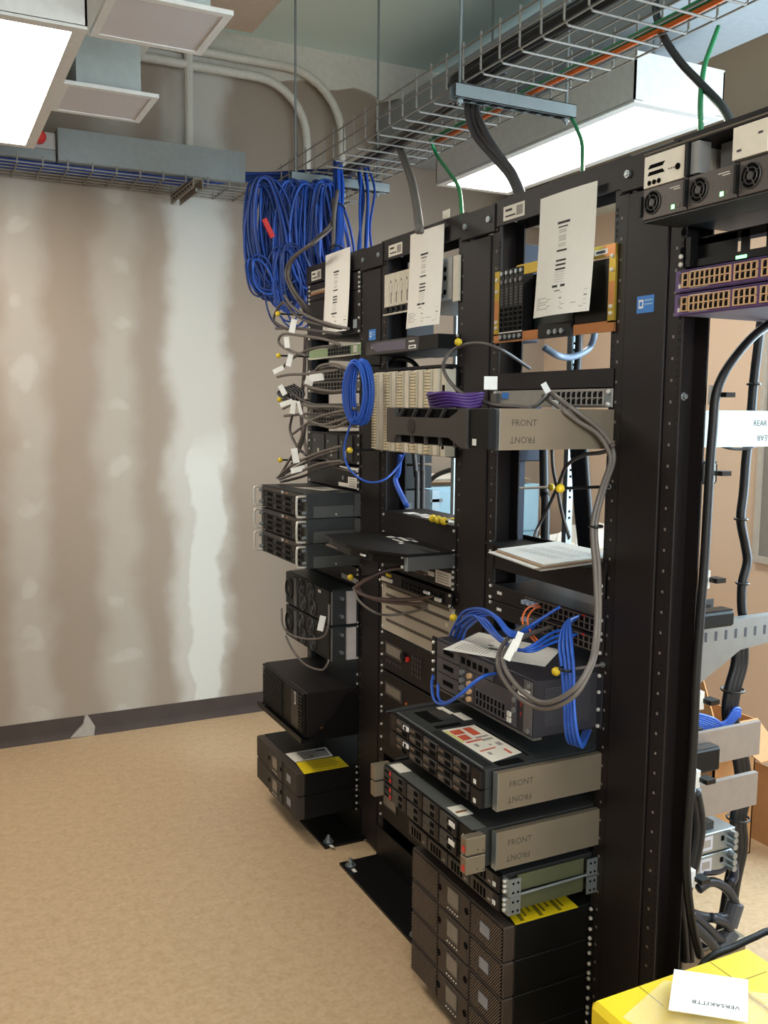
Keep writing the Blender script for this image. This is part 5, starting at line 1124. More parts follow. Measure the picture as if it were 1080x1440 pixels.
def sheet_stack(name, label, P, z, n, mat, cat='paper', jitter=.01, step=.0012, bulge=.0):
    t = thing(name, label, cat, (sum(p[0] for p in P)/4, sum(p[1] for p in P)/4, z)); rnd = random.Random(len(label))
    for k in range(n):
        dx, dy = rnd.uniform(-jitter, jitter), rnd.uniform(-jitter, jitter)
        a = [Vector((p[0]+dx*(k % 3), p[1]+dy*(k % 2), 0)) for p in P]
        mb = MB(); N_ = 8; top = []; bot = []
        for j in range(N_+1):
            rt, rb = [], []
            for i in range(N_+1):
                u, v = i/N_, j/N_; q = a[0]*(1-u)*(1-v)+a[1]*u*(1-v)+a[2]*u*v+a[3]*(1-u)*v
                zz = z+k*step+.0002+bulge*math.sin(u*PI)*math.sin(v*PI)+.004*max(0, u-.7)*(k % 2)
                rt.append(mb.bm.verts.new((q.x, q.y, zz+step*.7))); rb.append(mb.bm.verts.new((q.x, q.y, zz)))
            top.append(rt); bot.append(rb)
        for j in range(N_):
            for i in range(N_):
                mb.bm.faces.new((top[j][i], top[j][i+1], top[j+1][i+1], top[j+1][i])); mb.bm.faces.new((bot[j][i], bot[j+1][i], bot[j+1][i+1], bot[j][i+1]))
        mb.build('sheet', mat if k % 2 == 0 or k == n-1 else M('manila', (214, 182, 148), .7), t)
    return t, a, z+n*step
t, a, zt = sheet_stack('paper_pile', 'pile of loose papers and manila folder on the cable trough', [(1.25, 1.895), (1.47, 1.945), (1.47, 1.70), (1.215, 1.655)], 1.231, 5, WHT, step=.003)
mb = MB()
for i in range(9):
    for j in range(3):
        x = 1.29+j*.05; y = 1.86-i*.018; mb.quad((x, y, zt+.0012), (x+.035, y+.004, zt+.0012), (x+.035, y+.001, zt+.0012), (x, y-.003, zt+.0012))
mb.build('faint_print', GINK, t)
o, bl = flat_label('paper_sheet', 'white printed sheet lying on the slate router chassis', [(1.165, 1.99), (1.345, 2.105), (1.435, 1.86), (1.305, 1.75)], .8455+3*U+.0005, [WHT], 'paper')
strips(o, bl, [(.1, .4, .08+.035*i, .09+.035*i) for i in range(10)]+[(.55, .8, .1+.035*i, .106+.035*i) for i in range(6)], GINK); strips(o, bl, [(.35, .42, .35, .5), (.5, .54, .3, .36)], INK, 'black_print')

# ------------------------------------------------------------------ pegs with yellow balls
def peg(label, y, z, x0, x1, r=.0105, n=1, mat=TIE):
    t = thing('cable_peg', label, 'cable peg', (x0, y, z), 'cable pegs with yellow ball ends')
    MB().cyl((x0, y, z), (x1, y, z), .0035, 8).build('rod', mat, t)
    sg = 1 if x1 > x0 else -1
    MB().ball((x1, y, z), r).build('yellow_ball', BALL, t, smooth=True)
    MB().cyl((x0, y, z), (x0+.004*sg, y, z), .007, 8).build('collar', ZINC, t)
PG = [('topmost yellow-ball peg on the far rack, beside the blue coils', 3.465, 1.948, 1.262), ('yellow-ball peg left of the green switch', 3.465, 1.787, 1.264), ('yellow-ball peg below two white tags on the far rack', 3.465, 1.616, 1.267), ('lowest yellow-ball peg left of the far rack, above the handled servers', 3.465, 1.379, 1.269),
      ('yellow-ball peg holding the hanging blue loop', 2.81, 1.728, 1.283), ('yellow-ball peg left of the punch blocks at their lower end', 2.81, 1.447, 1.274), ('yellow-ball peg beside the handled servers at drawer height', 2.81, 1.018, 1.279),
      ('yellow-ball peg between modem and gold frame', 2.132, 1.762, 1.279), ('yellow-ball peg where the blue cables turn, above the router', 2.132, 1.021, 1.279), ('yellow-ball peg in front of the router, nearest the camera', 1.646, 1.001, 1.259), ('yellow-ball peg in the open gap of the gold-frame rack', 1.646, 1.415, 1.255)]
for l_, y, z, x in PG: peg(l_, y, z, F-.001, x, mat=GRC if 'router' in l_ else TIE)
peg('rear yellow-ball peg seen through the gap of the gold-frame rack', 2.14, 1.368, F+.076, 1.6, mat=SIL)
t = thing('cable_peg', 'three yellow balls side by side on the label trough', 'cable peg', (1.37, 2.38, 1.268))
for i in range(3): MB().ball((1.372, 2.418-i*.034, 1.2575), .0125).build('yellow_ball', BALL, t, smooth=True)
MB().cyl((1.372, 2.43, 1.2575), (1.372, 2.33, 1.2575), .0035, 8).build('rod', TIE, t)

# ------------------------------------------------------------------ cables
ORD = {2: ('left', 'right'), 3: ('leftmost', 'middle', 'rightmost'), 4: ('leftmost', 'second', 'third', 'rightmost'), 6: ('leftmost', 'second', 'third', 'fourth', 'fifth', 'rightmost')}
EXT = ('gap_gray_up1', 'black_u3_a', 'black_u3_b', 'gap_bundle_0', 'gap_bundle_1', 'gap_bundle_2', 'gap_bundle_3', 'gap_bundle_4', 'gap_bundle_5')
def cb(keys, r, mat, name, labels, group, cat='cable'):
    if isinstance(labels, str) and len(keys) > 1: labels = [ORD[len(keys)][i]+' '+labels for i in range(len(keys))]
    for k in keys:
        if k in EXT:
            p = PTS[k]; PTS[k] = p+[(p[-1][0], p[-1][1], .012)]
    for i, k in enumerate(keys): cable(PTS[k], r, mat, name, labels if isinstance(labels, str) else labels[i], cat, group)
cb(['gray_loop_a', 'gray_loop_b'], .0055, GRC, 'grey_cable', ['outer thick grey cable looping down past the router chassis', 'inner thick grey cable looping down past the router chassis'], 'grey cables of the gold-frame rack')
cb(['gray_upper_a', 'gray_upper_b', 'gray_upper_c'], .005, GRC2, 'grey_cable', ['grey cable arching over from the silver-grey switch across the channel', 'grey cable curving across the open gap to the right post', 'grey cable hanging straight down inside the open gap'], 'grey cables of the gold-frame rack')
cb(['blue_run_%d' % i for i in range(4)], .0038, BLUE, 'blue_cable', 'blue patch cable arching from the yellow peg to the upper black switch', 'blue patch cables arching over the router')
cb(['blue_low_%d' % i for i in range(3)], .0038, BLUE, 'blue_cable', 'blue patch cable sagging over the sheet to the lower black switch', 'blue patch cables sagging on the router')
cb(['blue_drop_%d' % i for i in range(4)], .0038, BLUE, 'blue_cable', 'blue patch cable dropping down in front of the router side', 'blue patch cables down the router side')
cb(['blue_chassis', 'blue_chassis_b'], .0038, BLUE, 'blue_cable', ['longer blue cable looping from the router front to the left', 'shorter blue cable looping from the router front to the left'], 'blue cables at the router front')
cb(['orange_a', 'orange_b'], .0025, ORG, 'orange_cable', 'thin orange fibre cable at the upper black switch', 'orange fibre cables')
cb(['blue_hang'], .0035, BLUE, 'blue_cable', 'single blue cable swinging below the hanging loop past the punch blocks', None)
cb(['blue_pair'], .009, BLUE, 'blue_cable', 'thick blue cable bunch ending at the label trough', None)
cb(['black_u3_a', 'black_u3_b'], .009, GRC2, 'grey_cable', ['left upright dark cable behind the punch-block rack', 'right upright dark cable behind the punch-block rack'], 'upright dark cables behind the racks')
cb(['brown_sw', 'brown_sw2'], .006, M('brown_cable', (84, 66, 60), .5), 'brown_cable', ['front brown cable looping out of the black switch', 'rear brown cable looping out of the black switch'], 'brown cables')
cb(['gray_sw'], .004, GRC, 'grey_cable', 'thin grey cable hanging across the beige vented panel', None)
cb(['cab3_black'], .008, BKC, 'black_cable', 'black cable hump below the violet-grey modem', None)
g4lab = {}
for i in range(25):
    z_ = sum(p[2] for p in PTS['g4_%02d' % i])/len(PTS['g4_%02d' % i])
    band = 'above the green switch' if z_ > 1.83 else 'in front of the green switch' if z_ > 1.74 else 'beside the hanging blue loop' if z_ > 1.62 else 'in the tangle below the blue loop' if z_ > 1.5 else 'fanning down to the handled servers'
    n_ = g4lab.get(band, 0); g4lab[band] = n_+1
    cable(PTS['g4_%02d' % i], .0052, GRC if i % 2 else GRC2, 'grey_cable', ('topmost', 'second', 'third', 'fourth', 'fifth', 'sixth', 'seventh', 'eighth', 'ninth')[n_]+(' darker' if i % 2 == 0 else ' lighter')+' grey patch cable '+band+' of the far rack', 'cable', 'grey patch cables '+band)
cb(['gray_tray_a', 'gray_tray_b'], .006, GRC2, 'grey_cable', 'one of two grey cables swooping in front of the blue coils', 'grey cables swooping past the coils')
cb(['gray_tray_c'], .008, GRC, 'grey_cable', 'straight grey cable dropping from the tray beside the blue trunk', None)
cb(['fan_wire_a', 'fan_wire_b'], .0042, GRC, 'grey_cable', ['upper grey wire hanging in front of the fan trays with a white tag', 'lower grey wire hanging below the fan trays'], 'fan tray wires')
cb(['post_cable4a', 'post_cable4b'], .008, M('brown_grey_cable', (84, 72, 68), .5), 'grey_cable', 'thick upright cable at the left post of the far rack', 'upright cables of the far rack')
cb(['drop_black_1', 'drop_black_2', 'drop_black_3'], .0105, M('slate_cable', (62, 58, 60), .4), 'black_cable', 'thick dark cable dropping from the tray to the gold-frame rack', 'dark cables dropping from the tray')
cb(['drop_gray_1', 'drop_gray_2'], .009, GRC, 'grey_cable', 'thick grey cable dropping from the tray to the punch-block rack', 'grey cables dropping from the tray')
cb(['green_1', 'green_2', 'green_3'], .0065, GRN, 'green_cable', ['green ground wire above the punch-block rack', 'green ground wire in front of the long ceiling light', 'green ground wire hanging beside the light end at right'], 'green ground wires')
cb(['black_s'], .0105, BKC, 'black_cable', 'single thick black cable curving down from the tray at right', None)
cb(['black_top_a', 'black_top_b'], .011, BKC, 'black_cable', ['black cable loop lying on top of the nearest rack', 'black cable lying flat along the top of the nearest rack'], 'black cables on the rack top')
cb(['rear_cable_a'], .010, BKC, 'black_cable', 'long black cable running down behind the nearest post', None)
cb(['rear_sag'], .0035, BKC, 'black_cable', 'thin black cable sagging under the rear lettered bracket', None)
cb(['rear_cable_b'], .012, BKC, 'black_cable', 'wavy black cable hanging in front of the tan wall at right', None)
cb(['rear_cable_c%d' % i for i in range(3)], .012, BKC, 'black_cable', 'black cable of the thick bundle behind the silver brackets', 'bundle behind the silver brackets')
cb(['rear_cable_d0', 'rear_cable_d1'], .012, BKC, 'black_cable', 'thick black cable bowing out low behind the nearest post', 'bowing black cables')
cb(['loop_1', 'loop_2'], .013, M('blue_black_cable', (40, 46, 62), .4), 'power_cable', ['upper power cord loop under the zinc power supplies', 'lower power cord loop under the zinc power supplies'], 'power cord loops')
cb(['loop_3', 'loop_4', 'loop_5'], .0125, M('slate_cord', (40, 42, 48), .4), 'power_cable', ['round power cord loop with a ferrite sleeve, low at right', 'lower power cord loop above the yellow chest', 'short power cord running down behind the yellow chest'], 'power cord loops')
cb(['rear_blue_%d' % i for i in range(4)], .0048, BLUE, 'blue_cable', 'blue cable of the bundle resting on the rear silver bracket', 'blue cables on the rear bracket')
cb(['gap_cable_1'], .011, M('steel_blue_cable', (96, 112, 132), .4), 'grey_cable', 'steel-blue cable loop behind the gold card frame', None)
cb(['gap_bundle_%d' % i for i in range(6)], .011, BKC, 'black_cable', 'black cable of the upright bundle seen through the open gap', 'upright black bundle in the gap')
cb(['gap_black_up'], .013, BKC, 'black_cable', 'black upright cable beside the pale perforated upright', None)
cb(['gap_gray_up1'], .014, BKC, 'black_cable', 'black upright cable left in the open gap', None)
cb(['gap_black_diag'], .010, BKC, 'black_cable', 'black cable slanting across the gap below the punch blocks', None)
FER = MB().cyl((0, 0, 0), (0, 0, .001), .001, 6); FER.bm.free()
p0, p1 = Vector(PTS['loop_3'][3]), Vector(PTS['loop_3'][4]); dd = (p1-p0).normalized()
o = MB().cyl(p1-dd*.03, p1+dd*.03, .022, 14).build('ferrite_sleeve', M('ferrite_grey', (70, 72, 78), .5)); tag(o, 'dark grey ferrite sleeve on the round power cord loop', 'ferrite sleeve')
p1 = Vector(PTS['loop_4'][3]); o = MB().cyl(p1-Vector((.02, 0, .02)), p1+Vector((.02, 0, .02)), .02, 14).build('ferrite_sleeve', MATS['ferrite_grey']); tag(o, 'dark grey ferrite sleeve on the lower power cord loop', 'ferrite sleeve')
BLUED2 = M('deep_blue_cable', (20, 46, 104), .5, var=.2)
# black trunk lying in the tray
def trunk(name, label, pts, n, r, R, mat, cat='cable bundle', mats=None, seed=1):
    rnd = random.Random(seed); t = thing(name, label, cat, pts[0]); base = spline(pts, 6)
    for i in range(n):
        a = i*2.4; q = R*math.sqrt((i+.5)/n); off = Vector((q*math.cos(a), 0, q*math.sin(a)))
        if abs((Vector(pts[-1])-Vector(pts[0])).normalized().z) > .7: off = Vector((q*math.cos(a), q*math.sin(a), 0))
        mm = mats[i % len(mats)] if mats else mat
        MB().tube([p+off*(1+.25*math.sin(.5*j+i)) for j, p in enumerate(base)], r, 6).build('cable', mm, t, smooth=True)
    return t
trunk('cable_bundle', 'thick black cable bundle lying in the wire tray', [(1.6, 2.72, 2.63), (1.6, 2.4, 2.635), (1.6, 1.9, 2.632), (1.6, 1.3, 2.635), (1.6, .65, 2.63)], 7, .012, .024, BKC)
trunk('cable_bundle', 'dark cable bundle in the far part of the tray', [(1.7, 4.1, 2.61), (1.7, 3.6, 2.612), (1.69, 3.25, 2.61), (1.66, 2.8, 2.612)], 5, .009, .018, GRC2)
trunk('cable_bundle', 'green wires lying along the right of the wire tray', [(1.8, 3.2, 2.605), (1.8, 2.5, 2.604), (1.805, 1.8, 2.605), (1.8, .7, 2.604)], 3, .007, .01, GRN, mats=[GRN, GRN, ORG])
trunk('cable_bundle', 'mass of blue cables in the corner of the wire tray', [(1.78, 3.95, 2.63), (1.62, 4.15, 2.65), (1.4, 4.33, 2.66), (1.0, 4.35, 2.61), (.2, 4.35, 2.605), (-1.2, 4.35, 2.605)], 10, .006, .026, BLUED2, mats=[BLUED2, BLUED])
trunk('cable_bundle', 'tied blue cable trunk dropping from the tray, left of two', [(1.62, 3.72, 2.62), (1.6, 3.66, 2.5), (1.53, 3.5, 2.3), (1.46, 3.36, 2.14), (1.45, 3.3, 2.0)], 9, .006, .022, BLUE, mats=[BLUE, BLUED, BLUE])
trunk('cable_bundle', 'looser blue cable trunk dropping from the tray, right of two', [(1.74, 3.72, 2.62), (1.73, 3.66, 2.5), (1.62, 3.44, 2.3), (1.53, 3.25, 2.12), (1.5, 3.2, 1.95)], 7, .0055, .032, BLUE, mats=[BLUE, BLUED])
# hanging coils of blue cable
def coil(label, c, wx, wz, n, tilt, seed, r=.0058):
    rnd = random.Random(seed); t = thing('cable_coil', label, 'cable coil', (c[0], c[1], c[2]-wz*2), 'blue cable coils hanging from the tray')
    for i in range(n):
        a = wx*(.45+.62*i/n)+rnd.uniform(-.006, .006); h = wz*(1+rnd.uniform(-.13, .06)-.12*(1-i/n)); oy = rnd.uniform(-.05, .05); ox = rnd.uniform(-.018, .018)
        top = c[2]+rnd.uniform(-.015, .015); lean = rnd.uniform(-.03, .05)
        pts = []
        for k in range(32):
            th = k*2*PI/32; sx = math.sin(th); cz = math.cos(th)
            sx = math.copysign(abs(sx)**.75, sx)
            pts.append((c[0]+ox+a*sx*(1-.15*cz)+lean*(1-cz)*.5+.015*(1-cz), c[1]+oy+tilt*a*sx+.008*math.sin(3*th+i), top-h+h*cz))
        MB().tube(pts, r, 6, closed=True).build('strand', (BLUE, BLUED, BLUED2)[rnd.randrange(3)], t, smooth=True)
    return t
coil('leftmost hanging coil of blue cable', (1.315, 3.80, 2.52), .085, .235, 22, -.3, 1)
coil('second hanging coil of blue cable from the left', (1.385, 3.84, 2.52), .075, .25, 20, -.3, 2)
coil('middle hanging coil of blue cable, longest', (1.43, 3.78, 2.52), .07, .265, 20, -.25, 3)
coil('fourth hanging coil of blue cable from the left', (1.49, 3.76, 2.52), .07, .225, 20, -.2, 4)
coil('rightmost hanging coil of blue cable beside the trunk', (1.545, 3.7, 2.52), .06, .215, 20, -.2, 5)
coil('loose thin blue loops drooping below the other coils', (1.39, 3.70, 2.25), .085, .17, 6, -.2, 6, .0042)
coil('small loose blue loops at the lower left of the coils', (1.275, 3.78, 2.2), .05, .085, 4, -.2, 7, .0042)
o = MB().box(1.318, 1.338, 3.70, 3.712, 2.28, 2.36).build('red_tie', GRED); o.rotation_euler = (0, math.radians(-28), 0); tag(o, 'red strap tied around the blue coils', 'strap')
# hanging blue loop on the peg
t = thing('cable_loop', 'bright blue coiled cable hanging on a yellow-ball peg before the punch blocks', 'cable coil', (1.24, 2.72, 1.56))
rnd = random.Random(3)
for i in range(14):
    a = .03+rnd.uniform(-.012, .01); h = .1+rnd.uniform(-.012, .006); dx = rnd.uniform(-.02, .02)
    pts = []
    for k in range(28):
        th = k*2*PI/28
        pts.append((1.262+dx+.022*math.sin(th), 2.715-a*math.sin(th)+rnd.uniform(-.001, .001), 1.637+rnd.uniform(-.001, .001)+h*math.cos(th)))
    MB().tube(pts, .0042, 6, closed=True).build('strand', BLUE if i % 4 else BLUED, t, smooth=True)
t = thing('cable_loop', 'small wad of black cord beside the grey cable tangle', 'cable coil', (1.27, 3.40, 1.6))
for i in range(5):
    MB().tube([(1.26+.008*i+.01*math.sin(k), 3.38-.06*math.cos(k*2*PI/20)-.008*i, 1.635+(.02+.004*i)*math.sin(k*2*PI/20)-.012*math.cos(k*2*PI/20)) for k in range(20)], .0052, 6, closed=True).build('strand', BKC, t, smooth=True)
# purple coil on the bezel server
t = thing('cable_loop', 'purple cable coil lying on the bezel server', 'cable coil', (1.16, 1.95, 1.592))
for i in range(5):
    MB().tube([(1.165+(.05+.004*i)*math.cos(k*2*PI/24), 1.95+(.085-.003*i)*math.sin(k*2*PI/24), 1.594+.007*i+.003*math.sin(k)) for k in range(24)], .0042, 6, closed=True).build('strand', PURC, t, smooth=True)
# white flag tags on cables
def flag(label, p, sx, sz, rot, group='white cable tags'):
    o = MB().box(-.001, .001, -sx/2, sx/2, -sz/2, sz/2).build('cable_tag', WPL); o.location = p; o.rotation_euler = rot; tag(o, label, 'tag', group); return o
R_ = math.radians
TG = TAGS
for i, (p, sx, sz, r, l_) in enumerate(TG): flag(l_, p, sx, sz, (R_(r), 0, R_(55)))
# cable ties
def ring(label, p, ax, R, group='black cable ties'):
    o = MB().ring(p, ax, R, .003, 14, 5).build('cable_tie', TIE, None, smooth=True); tag(o, label, 'cable tie', group)
for i, k in enumerate((2, 6, 10)):
    p = Vector(PTS['rear_cable_c1'][k]); ring(('upper', 'middle', 'lower')[i]+' black tie on the thick bundle behind the silver brackets', p, (0, 0, 1), .03)
for i, k in enumerate((2, 6, 9)):
    p = Vector(PTS['rear_cable_b'][k]); ring(('upper', 'middle', 'lower')[i]+' black tie around the wavy black cable at right', p, (0, 0, 1), .0155)
ring('black tie holding the grey loops on the nearest peg', Vector(PTS['gray_loop_a'][8]), (0, 0, 1), .014); ring('black tie around the dropping blue cables at the nearest peg', Vector(PTS['blue_drop_1'][3])+Vector((0, -.005, 0)), (0, 0, 1), .016)
ring('upper black tie around the left blue trunk', Vector((1.565, 3.58, 2.4)), (.3, .4, 1), .027); ring('lower black tie around the left blue trunk', Vector((1.48, 3.4, 2.2)), (.3, .4, 1), .027)
# ------------------------------------------------------------------ behind the racks
# velcro clips on the rear of the nearest post
for i, (x, z) in enumerate(((1.479, 1.621), (1.479, 1.458), (1.479, 1.231), (1.479, .966), (1.479, .789), (1.479, .561))):
    t = thing('cable_clip', ['topmost', 'second', 'third', 'fourth', 'fifth', 'lowest'][i]+' white cable clip down the nearest post', 'cable clip', (x, 1.44, z), 'white clips on the nearest post')
    MB().box(x-.002, x+.012, 1.428, 1.447, z-.02, z+.02).build('white_base', WPL, t, bevel=.001); MB().box(x+.008, x+.034, 1.406, 1.434, z-.005, z+.005).build('strap', TIE, t)
t = thing('bolt_pair', 'two zinc bolts through the web of the nearest post', 'bolt', (1.42, 1.481, 1.617))
for x in (1.408, 1.432): MB().cyl((x, 1.482, 1.617), (x, 1.468, 1.617), .009, 6).cyl((x, 1.468, 1.617), (x, 1.462, 1.617), .0055, 8).build('bolt', ZINC, t)
# slotted rear support bracket
t = thing('rear_bracket', 'pale slotted triangular support bracket behind the nearest post', 'bracket', (1.8, 1.63, .93))
y = 1.652
MB().prism([(1.68, 1.062), (2.05, 1.062), (2.05, 1.005), (1.84, .985), (1.69, .905), (1.68, .905)], lambda a, b: (a, y, b), lambda a, b: (a, y+.003, b)).build('side_plate', ZINC, t)
B('top_flange', ZINC, t, 1.68, 2.05, y, y+.03, 1.062, 1.065); B('end_flange', ZINC, t, 1.672, 1.682, y-.012, y+.01, .9, 1.06)
sl = MB()
for i in range(9): sl.box(1.715+i*.034, 1.723+i*.034, y-.0006, y+.0004, 1.018, 1.042)
sl.build('slots', M('slot_blue_grey', (60, 66, 76), .6), t, kind='stuff')
B('far_plate', DGRY, t, 1.75, 1.95, y+.2, y+.204, 1.0, 1.07)
t = thing('black_box', 'black plastic brush box behind the nearest post, under the clip', 'box', (1.6, 1.62, 1.06)); B('case', BLKP, t, 1.5, 1.76, 1.6, 1.645, 1.066, 1.105, .006); B('lid', BLK2, t, 1.505, 1.755, 1.605, 1.64, 1.105, 1.108)
t = thing('black_box', 'small black plastic box beside the upper white clip', 'box', (1.53, 1.5, 1.42)); B('case', BLKP, t, 1.49, 1.545, 1.47, 1.53, 1.43, 1.478, .006); B('lid', CHAR, t, 1.492, 1.543, 1.472, 1.528, 1.478, 1.4795)
t = thing('black_box', 'black plastic box against the upper rear silver bracket end', 'box', (1.6, 1.6, .71)); B('case', BLKP, t, 1.49, 1.735, 1.6, 1.636, .705, .765, .005); B('lid', CHAR, t, 1.495, 1.73, 1.604, 1.632, .765, .767)
# zinc power supplies at the rear of the slim servers
for i, nm in enumerate(('upper', 'lower')):
    z0 = .495-i*.058; t = thing('power_supply', nm+' zinc power supply with latches below the rear brackets', 'power supply', (1.8, 1.68, z0-.04), 'zinc power supplies')
    B('case', ZINC, t, 1.80-.09, 1.855, 1.65, 1.8, z0-.035, z0+.018, .002); l_ = B('label', M('label_lilac', (190, 190, 200), .5), t, 1.735, 1.775, 1.6492, 1.65, z0-.026, z0+.01)
    B('print', GINK, l_, 1.742, 1.768, 1.6488, 1.6492, z0-.018, z0+.002); B('socket', DRK, t, 1.805, 1.815, 1.6488, 1.65, z0-.01, z0+.003)
    for k in range(3): MB().cyl((1.835, 1.65, z0-.025+k*.017), (1.835, 1.628, z0-.025+k*.017), .008, 10).build('latch_knob', ZINC, t)
t = thing('power_strip', 'silver power strip low behind the yellow chest', 'power strip', (1.8, 1.7, .14)); B('body', SIL, t, 1.7, 1.93, 1.66, 1.72, .14, .185, .003)
for i in range(4): B('outlet', DRK, t, 1.72+i*.05, 1.75+i*.05, 1.67, 1.71, .185, .1865)
for x in (1.71, 1.92): B('stand_leg', SIL, t, x-.008, x+.008, 1.67, 1.71, 0, .14)
# perforated galvanised uprights behind the racks
for (x, y, nm) in ((1.95, 2.515, 'perforated galvanised upright seen through the open gap'), (1.9, 3.175, 'perforated galvanised upright seen below the punch blocks')):
    t = thing('perforated_upright', nm, 'upright', (x, y, 0), 'perforated uprights behind the racks')
    MB().box(x-.012, x+.012, y-.0115, y-.0095, 0, 2.0).box(x-.012, x-.010, y-.0095, y+.012, 0, 2.0).build('angle', ZINC, t)
    hl = MB()
    for k in range(27):
        for dz in (0, .022): hl.box(x-.004, x+.004, y-.0122, y-.0112, .1+k*.07+dz, .108+k*.07+dz)
    hl.build('holes', DRK, t, kind='stuff'); B('foot', GALV, t, x-.04, x+.04, y-.04, y+.04, 0, .006)
# dark equipment column and navy box behind the racks
for (x0, x1, y0, y1, z0, z1, nm) in ((1.62, 1.70, 2.36, 2.47, 1.79, 2.08, 'navy blue steel box behind the gold frame, upper'), (1.62, 1.70, 2.33, 2.43, 1.43, 1.62, 'navy blue steel box in the open gap, lower')):
    t = thing('wall_box', nm, 'box', ((x0+x1)/2, (y0+y1)/2, z0)); NB = M('navy_steel', (28, 36, 54), .5, .2); B('case', NB, t, x0, x1, y0, y1, z0, z1, .003); B('cover', NB, t, x0-.003, x0, y0+.004, y1-.004, z0+.004, z1-.004)
    B('support_leg', NB, t, x0+.03, x0+.05, y0+.04, y0+.07, 0, z0)
# pale blue cabinet with papers by the back wall
t = thing('steel_cabinet', 'pale blue steel cabinet standing behind the racks', 'cabinet', (2.45, 4.2, 0))
B('body', LBLUE, t, 2.05, 2.9, 3.98, 4.46, .0, 1.2, .004)
for i in range(5):
    for j in range(2):
        dr = B('drawer', LBLUE, t, 2.06+j*.42, 2.46+j*.42, 3.968, 3.98, .03+i*.232, .25+i*.232, .002); B('drawer_pull', GRY, dr, 2.22+j*.42, 2.30+j*.42, 3.955, 3.968, .2+i*.232, .215+i*.232)
B('corner_post', M('pale_grey_steel', (150, 166, 176), .4, .3), t, 2.24, 2.28, 3.955, 3.967, .9, 1.19)
sheet_stack('paper_pile', 'heap of white papers on the pale blue cabinet', [(2.08, 4.02), (2.85, 4.0), (2.88, 4.4), (2.1, 4.4)], 1.201, 6, WHT, step=.006, jitter=.03, bulge=.01)
# crumpled white packing on cartons in the corner
t = thing('carton_box', 'brown carton in the far right corner carrying white packing', 'box', (3.0, 3.7, 0))
B('body', CARD, t, 2.72, 3.26, 3.4, 3.9, 0, .82); B('tape', TAN, t, 2.72, 3.26, 3.63, 3.67, .82, .8206)
mb = MB(); rnd = random.Random(5); N_ = 12; g_ = []
for j in range(N_+1):
    g_.append([mb.bm.verts.new((2.7+.58*i/N_, 3.36+.56*j/N_, .83+(.12*math.sin(PI*i/N_)*math.sin(PI*j/N_)+rnd.uniform(0, .09) if 0 < i < N_ and 0 < j < N_ else 0))) for i in range(N_+1)])
for j in range(N_):
    for i in range(N_): mb.bm.faces.new((g_[j][i], g_[j][i+1], g_[j+1][i+1], g_[j+1][i]))
o = mb.build('packing_paper', WHT); tag(o, 'crumpled white packing sheet on the corner carton', 'packing')
# open carton and floor cardboard by the right wall
t = thing('carton_box', 'open brown carton with raised flaps behind the silver brackets', 'box', (2.52, 2.42, 0))
x0, x1, y0, y1, z1 = 2.42, 2.62, 2.26, 2.58, .5
MB().box(x0, x0+.006, y0, y1, 0, z1).box(x1-.006, x1, y0, y1, 0, z1).box(x0, x1, y0, y0+.006, 0, z1).box(x0, x1, y1-.006, y1, 0, z1).box(x0, x1, y0, y1, 0, .006).build('body', CARD, t)
MB().prism([(y0, z1), (y1, z1), (y1-.06, z1+.14), (y0+.04, z1+.17)], lambda a, b: (x0-(b-z1)*.2, a, b), lambda a, b: (x0-(b-z1)*.2+.005, a, b)).build('flap', M('cardboard_tan', (204, 150, 98), .8), t)
MB().prism([(x0, z1), (x1, z1), (x1-.05, z1+.15), (x0+.05, z1+.15)], lambda a, b: (a, y1+(b-z1)*.3, b), lambda a, b: (a, y1+(b-z1)*.3+.005, b)).build('flap', CARD, t)
MB().prism([(x0, y0), (x1, y0), (x1-.04, y0-.16), (x0+.04, y0-.16)], lambda a, b: (a, b, z1+(b-y0)*.5), lambda a, b: (a, b, z1+.005+(b-y0)*.5)).build('flap', CARD, t)
t = thing('carton_box', 'small carton with a white red-lettered panel by the right wall', 'box', (2.95, 2.35, 0))
B('body', CARD, t, 2.72, 3.1, 2.1, 2.36, 0, .3); pn = B('white_panel', LBL, t, 2.716, 2.72, 2.14, 2.345, .302, .36)
MB().prism([(2.13, .3), (2.36, .3), (2.34, .365), (2.2, .375)], lambda a, b: (2.712, a, b), lambda a, b: (2.716, a, b)).build('white_flap', LBL, t)
for i in range(5): B('red_letter', GRED, pn, 2.7105, 2.712, 2.21+i*.022, 2.225+i*.022, .325, .342)
t = thing('cardboard_sheet', 'flattened brown cardboard lying on the floor at right', 'cardboard', (2.9, 2.5, 0)); B('sheet', CARD, t, 2.55, 3.22, 2.02, 2.09, .0005, .006); B('sheet', CARDL, t, 2.86, 3.25, 1.9, 2.02, .0005, .006)
# framed board on the right wall
t = thing('framed_board', 'grey framed board on the tan wall at the right edge', 'board', (3.29, 2.6, .93)); B('panel', M('board_grey', (140, 134, 126), .4), t, 3.288, 3.3, 2.56, 2.88, .955, 1.9)
for (a, b_, c_, e) in ((2.53, 2.905, .925, .955), (2.53, 2.905, 1.9, 1.93), (2.53, 2.56, .955, 1.9), (2.88, 2.905, .955, 1.9)): B('frame', M('frame_pale', (190, 182, 170), .5), t, 3.275, 3.3, a, b_, c_, e)
o = MB().box(1.499, 1.501, 1.5, 1.54, 1.66, 1.69).build('orange_tag', M('orange_paper', (240, 168, 92), .7)); tag(o, 'orange tag beside the black cable behind the nearest post', 'tag'); o.rotation_euler = (R_(30), 0, R_(50))

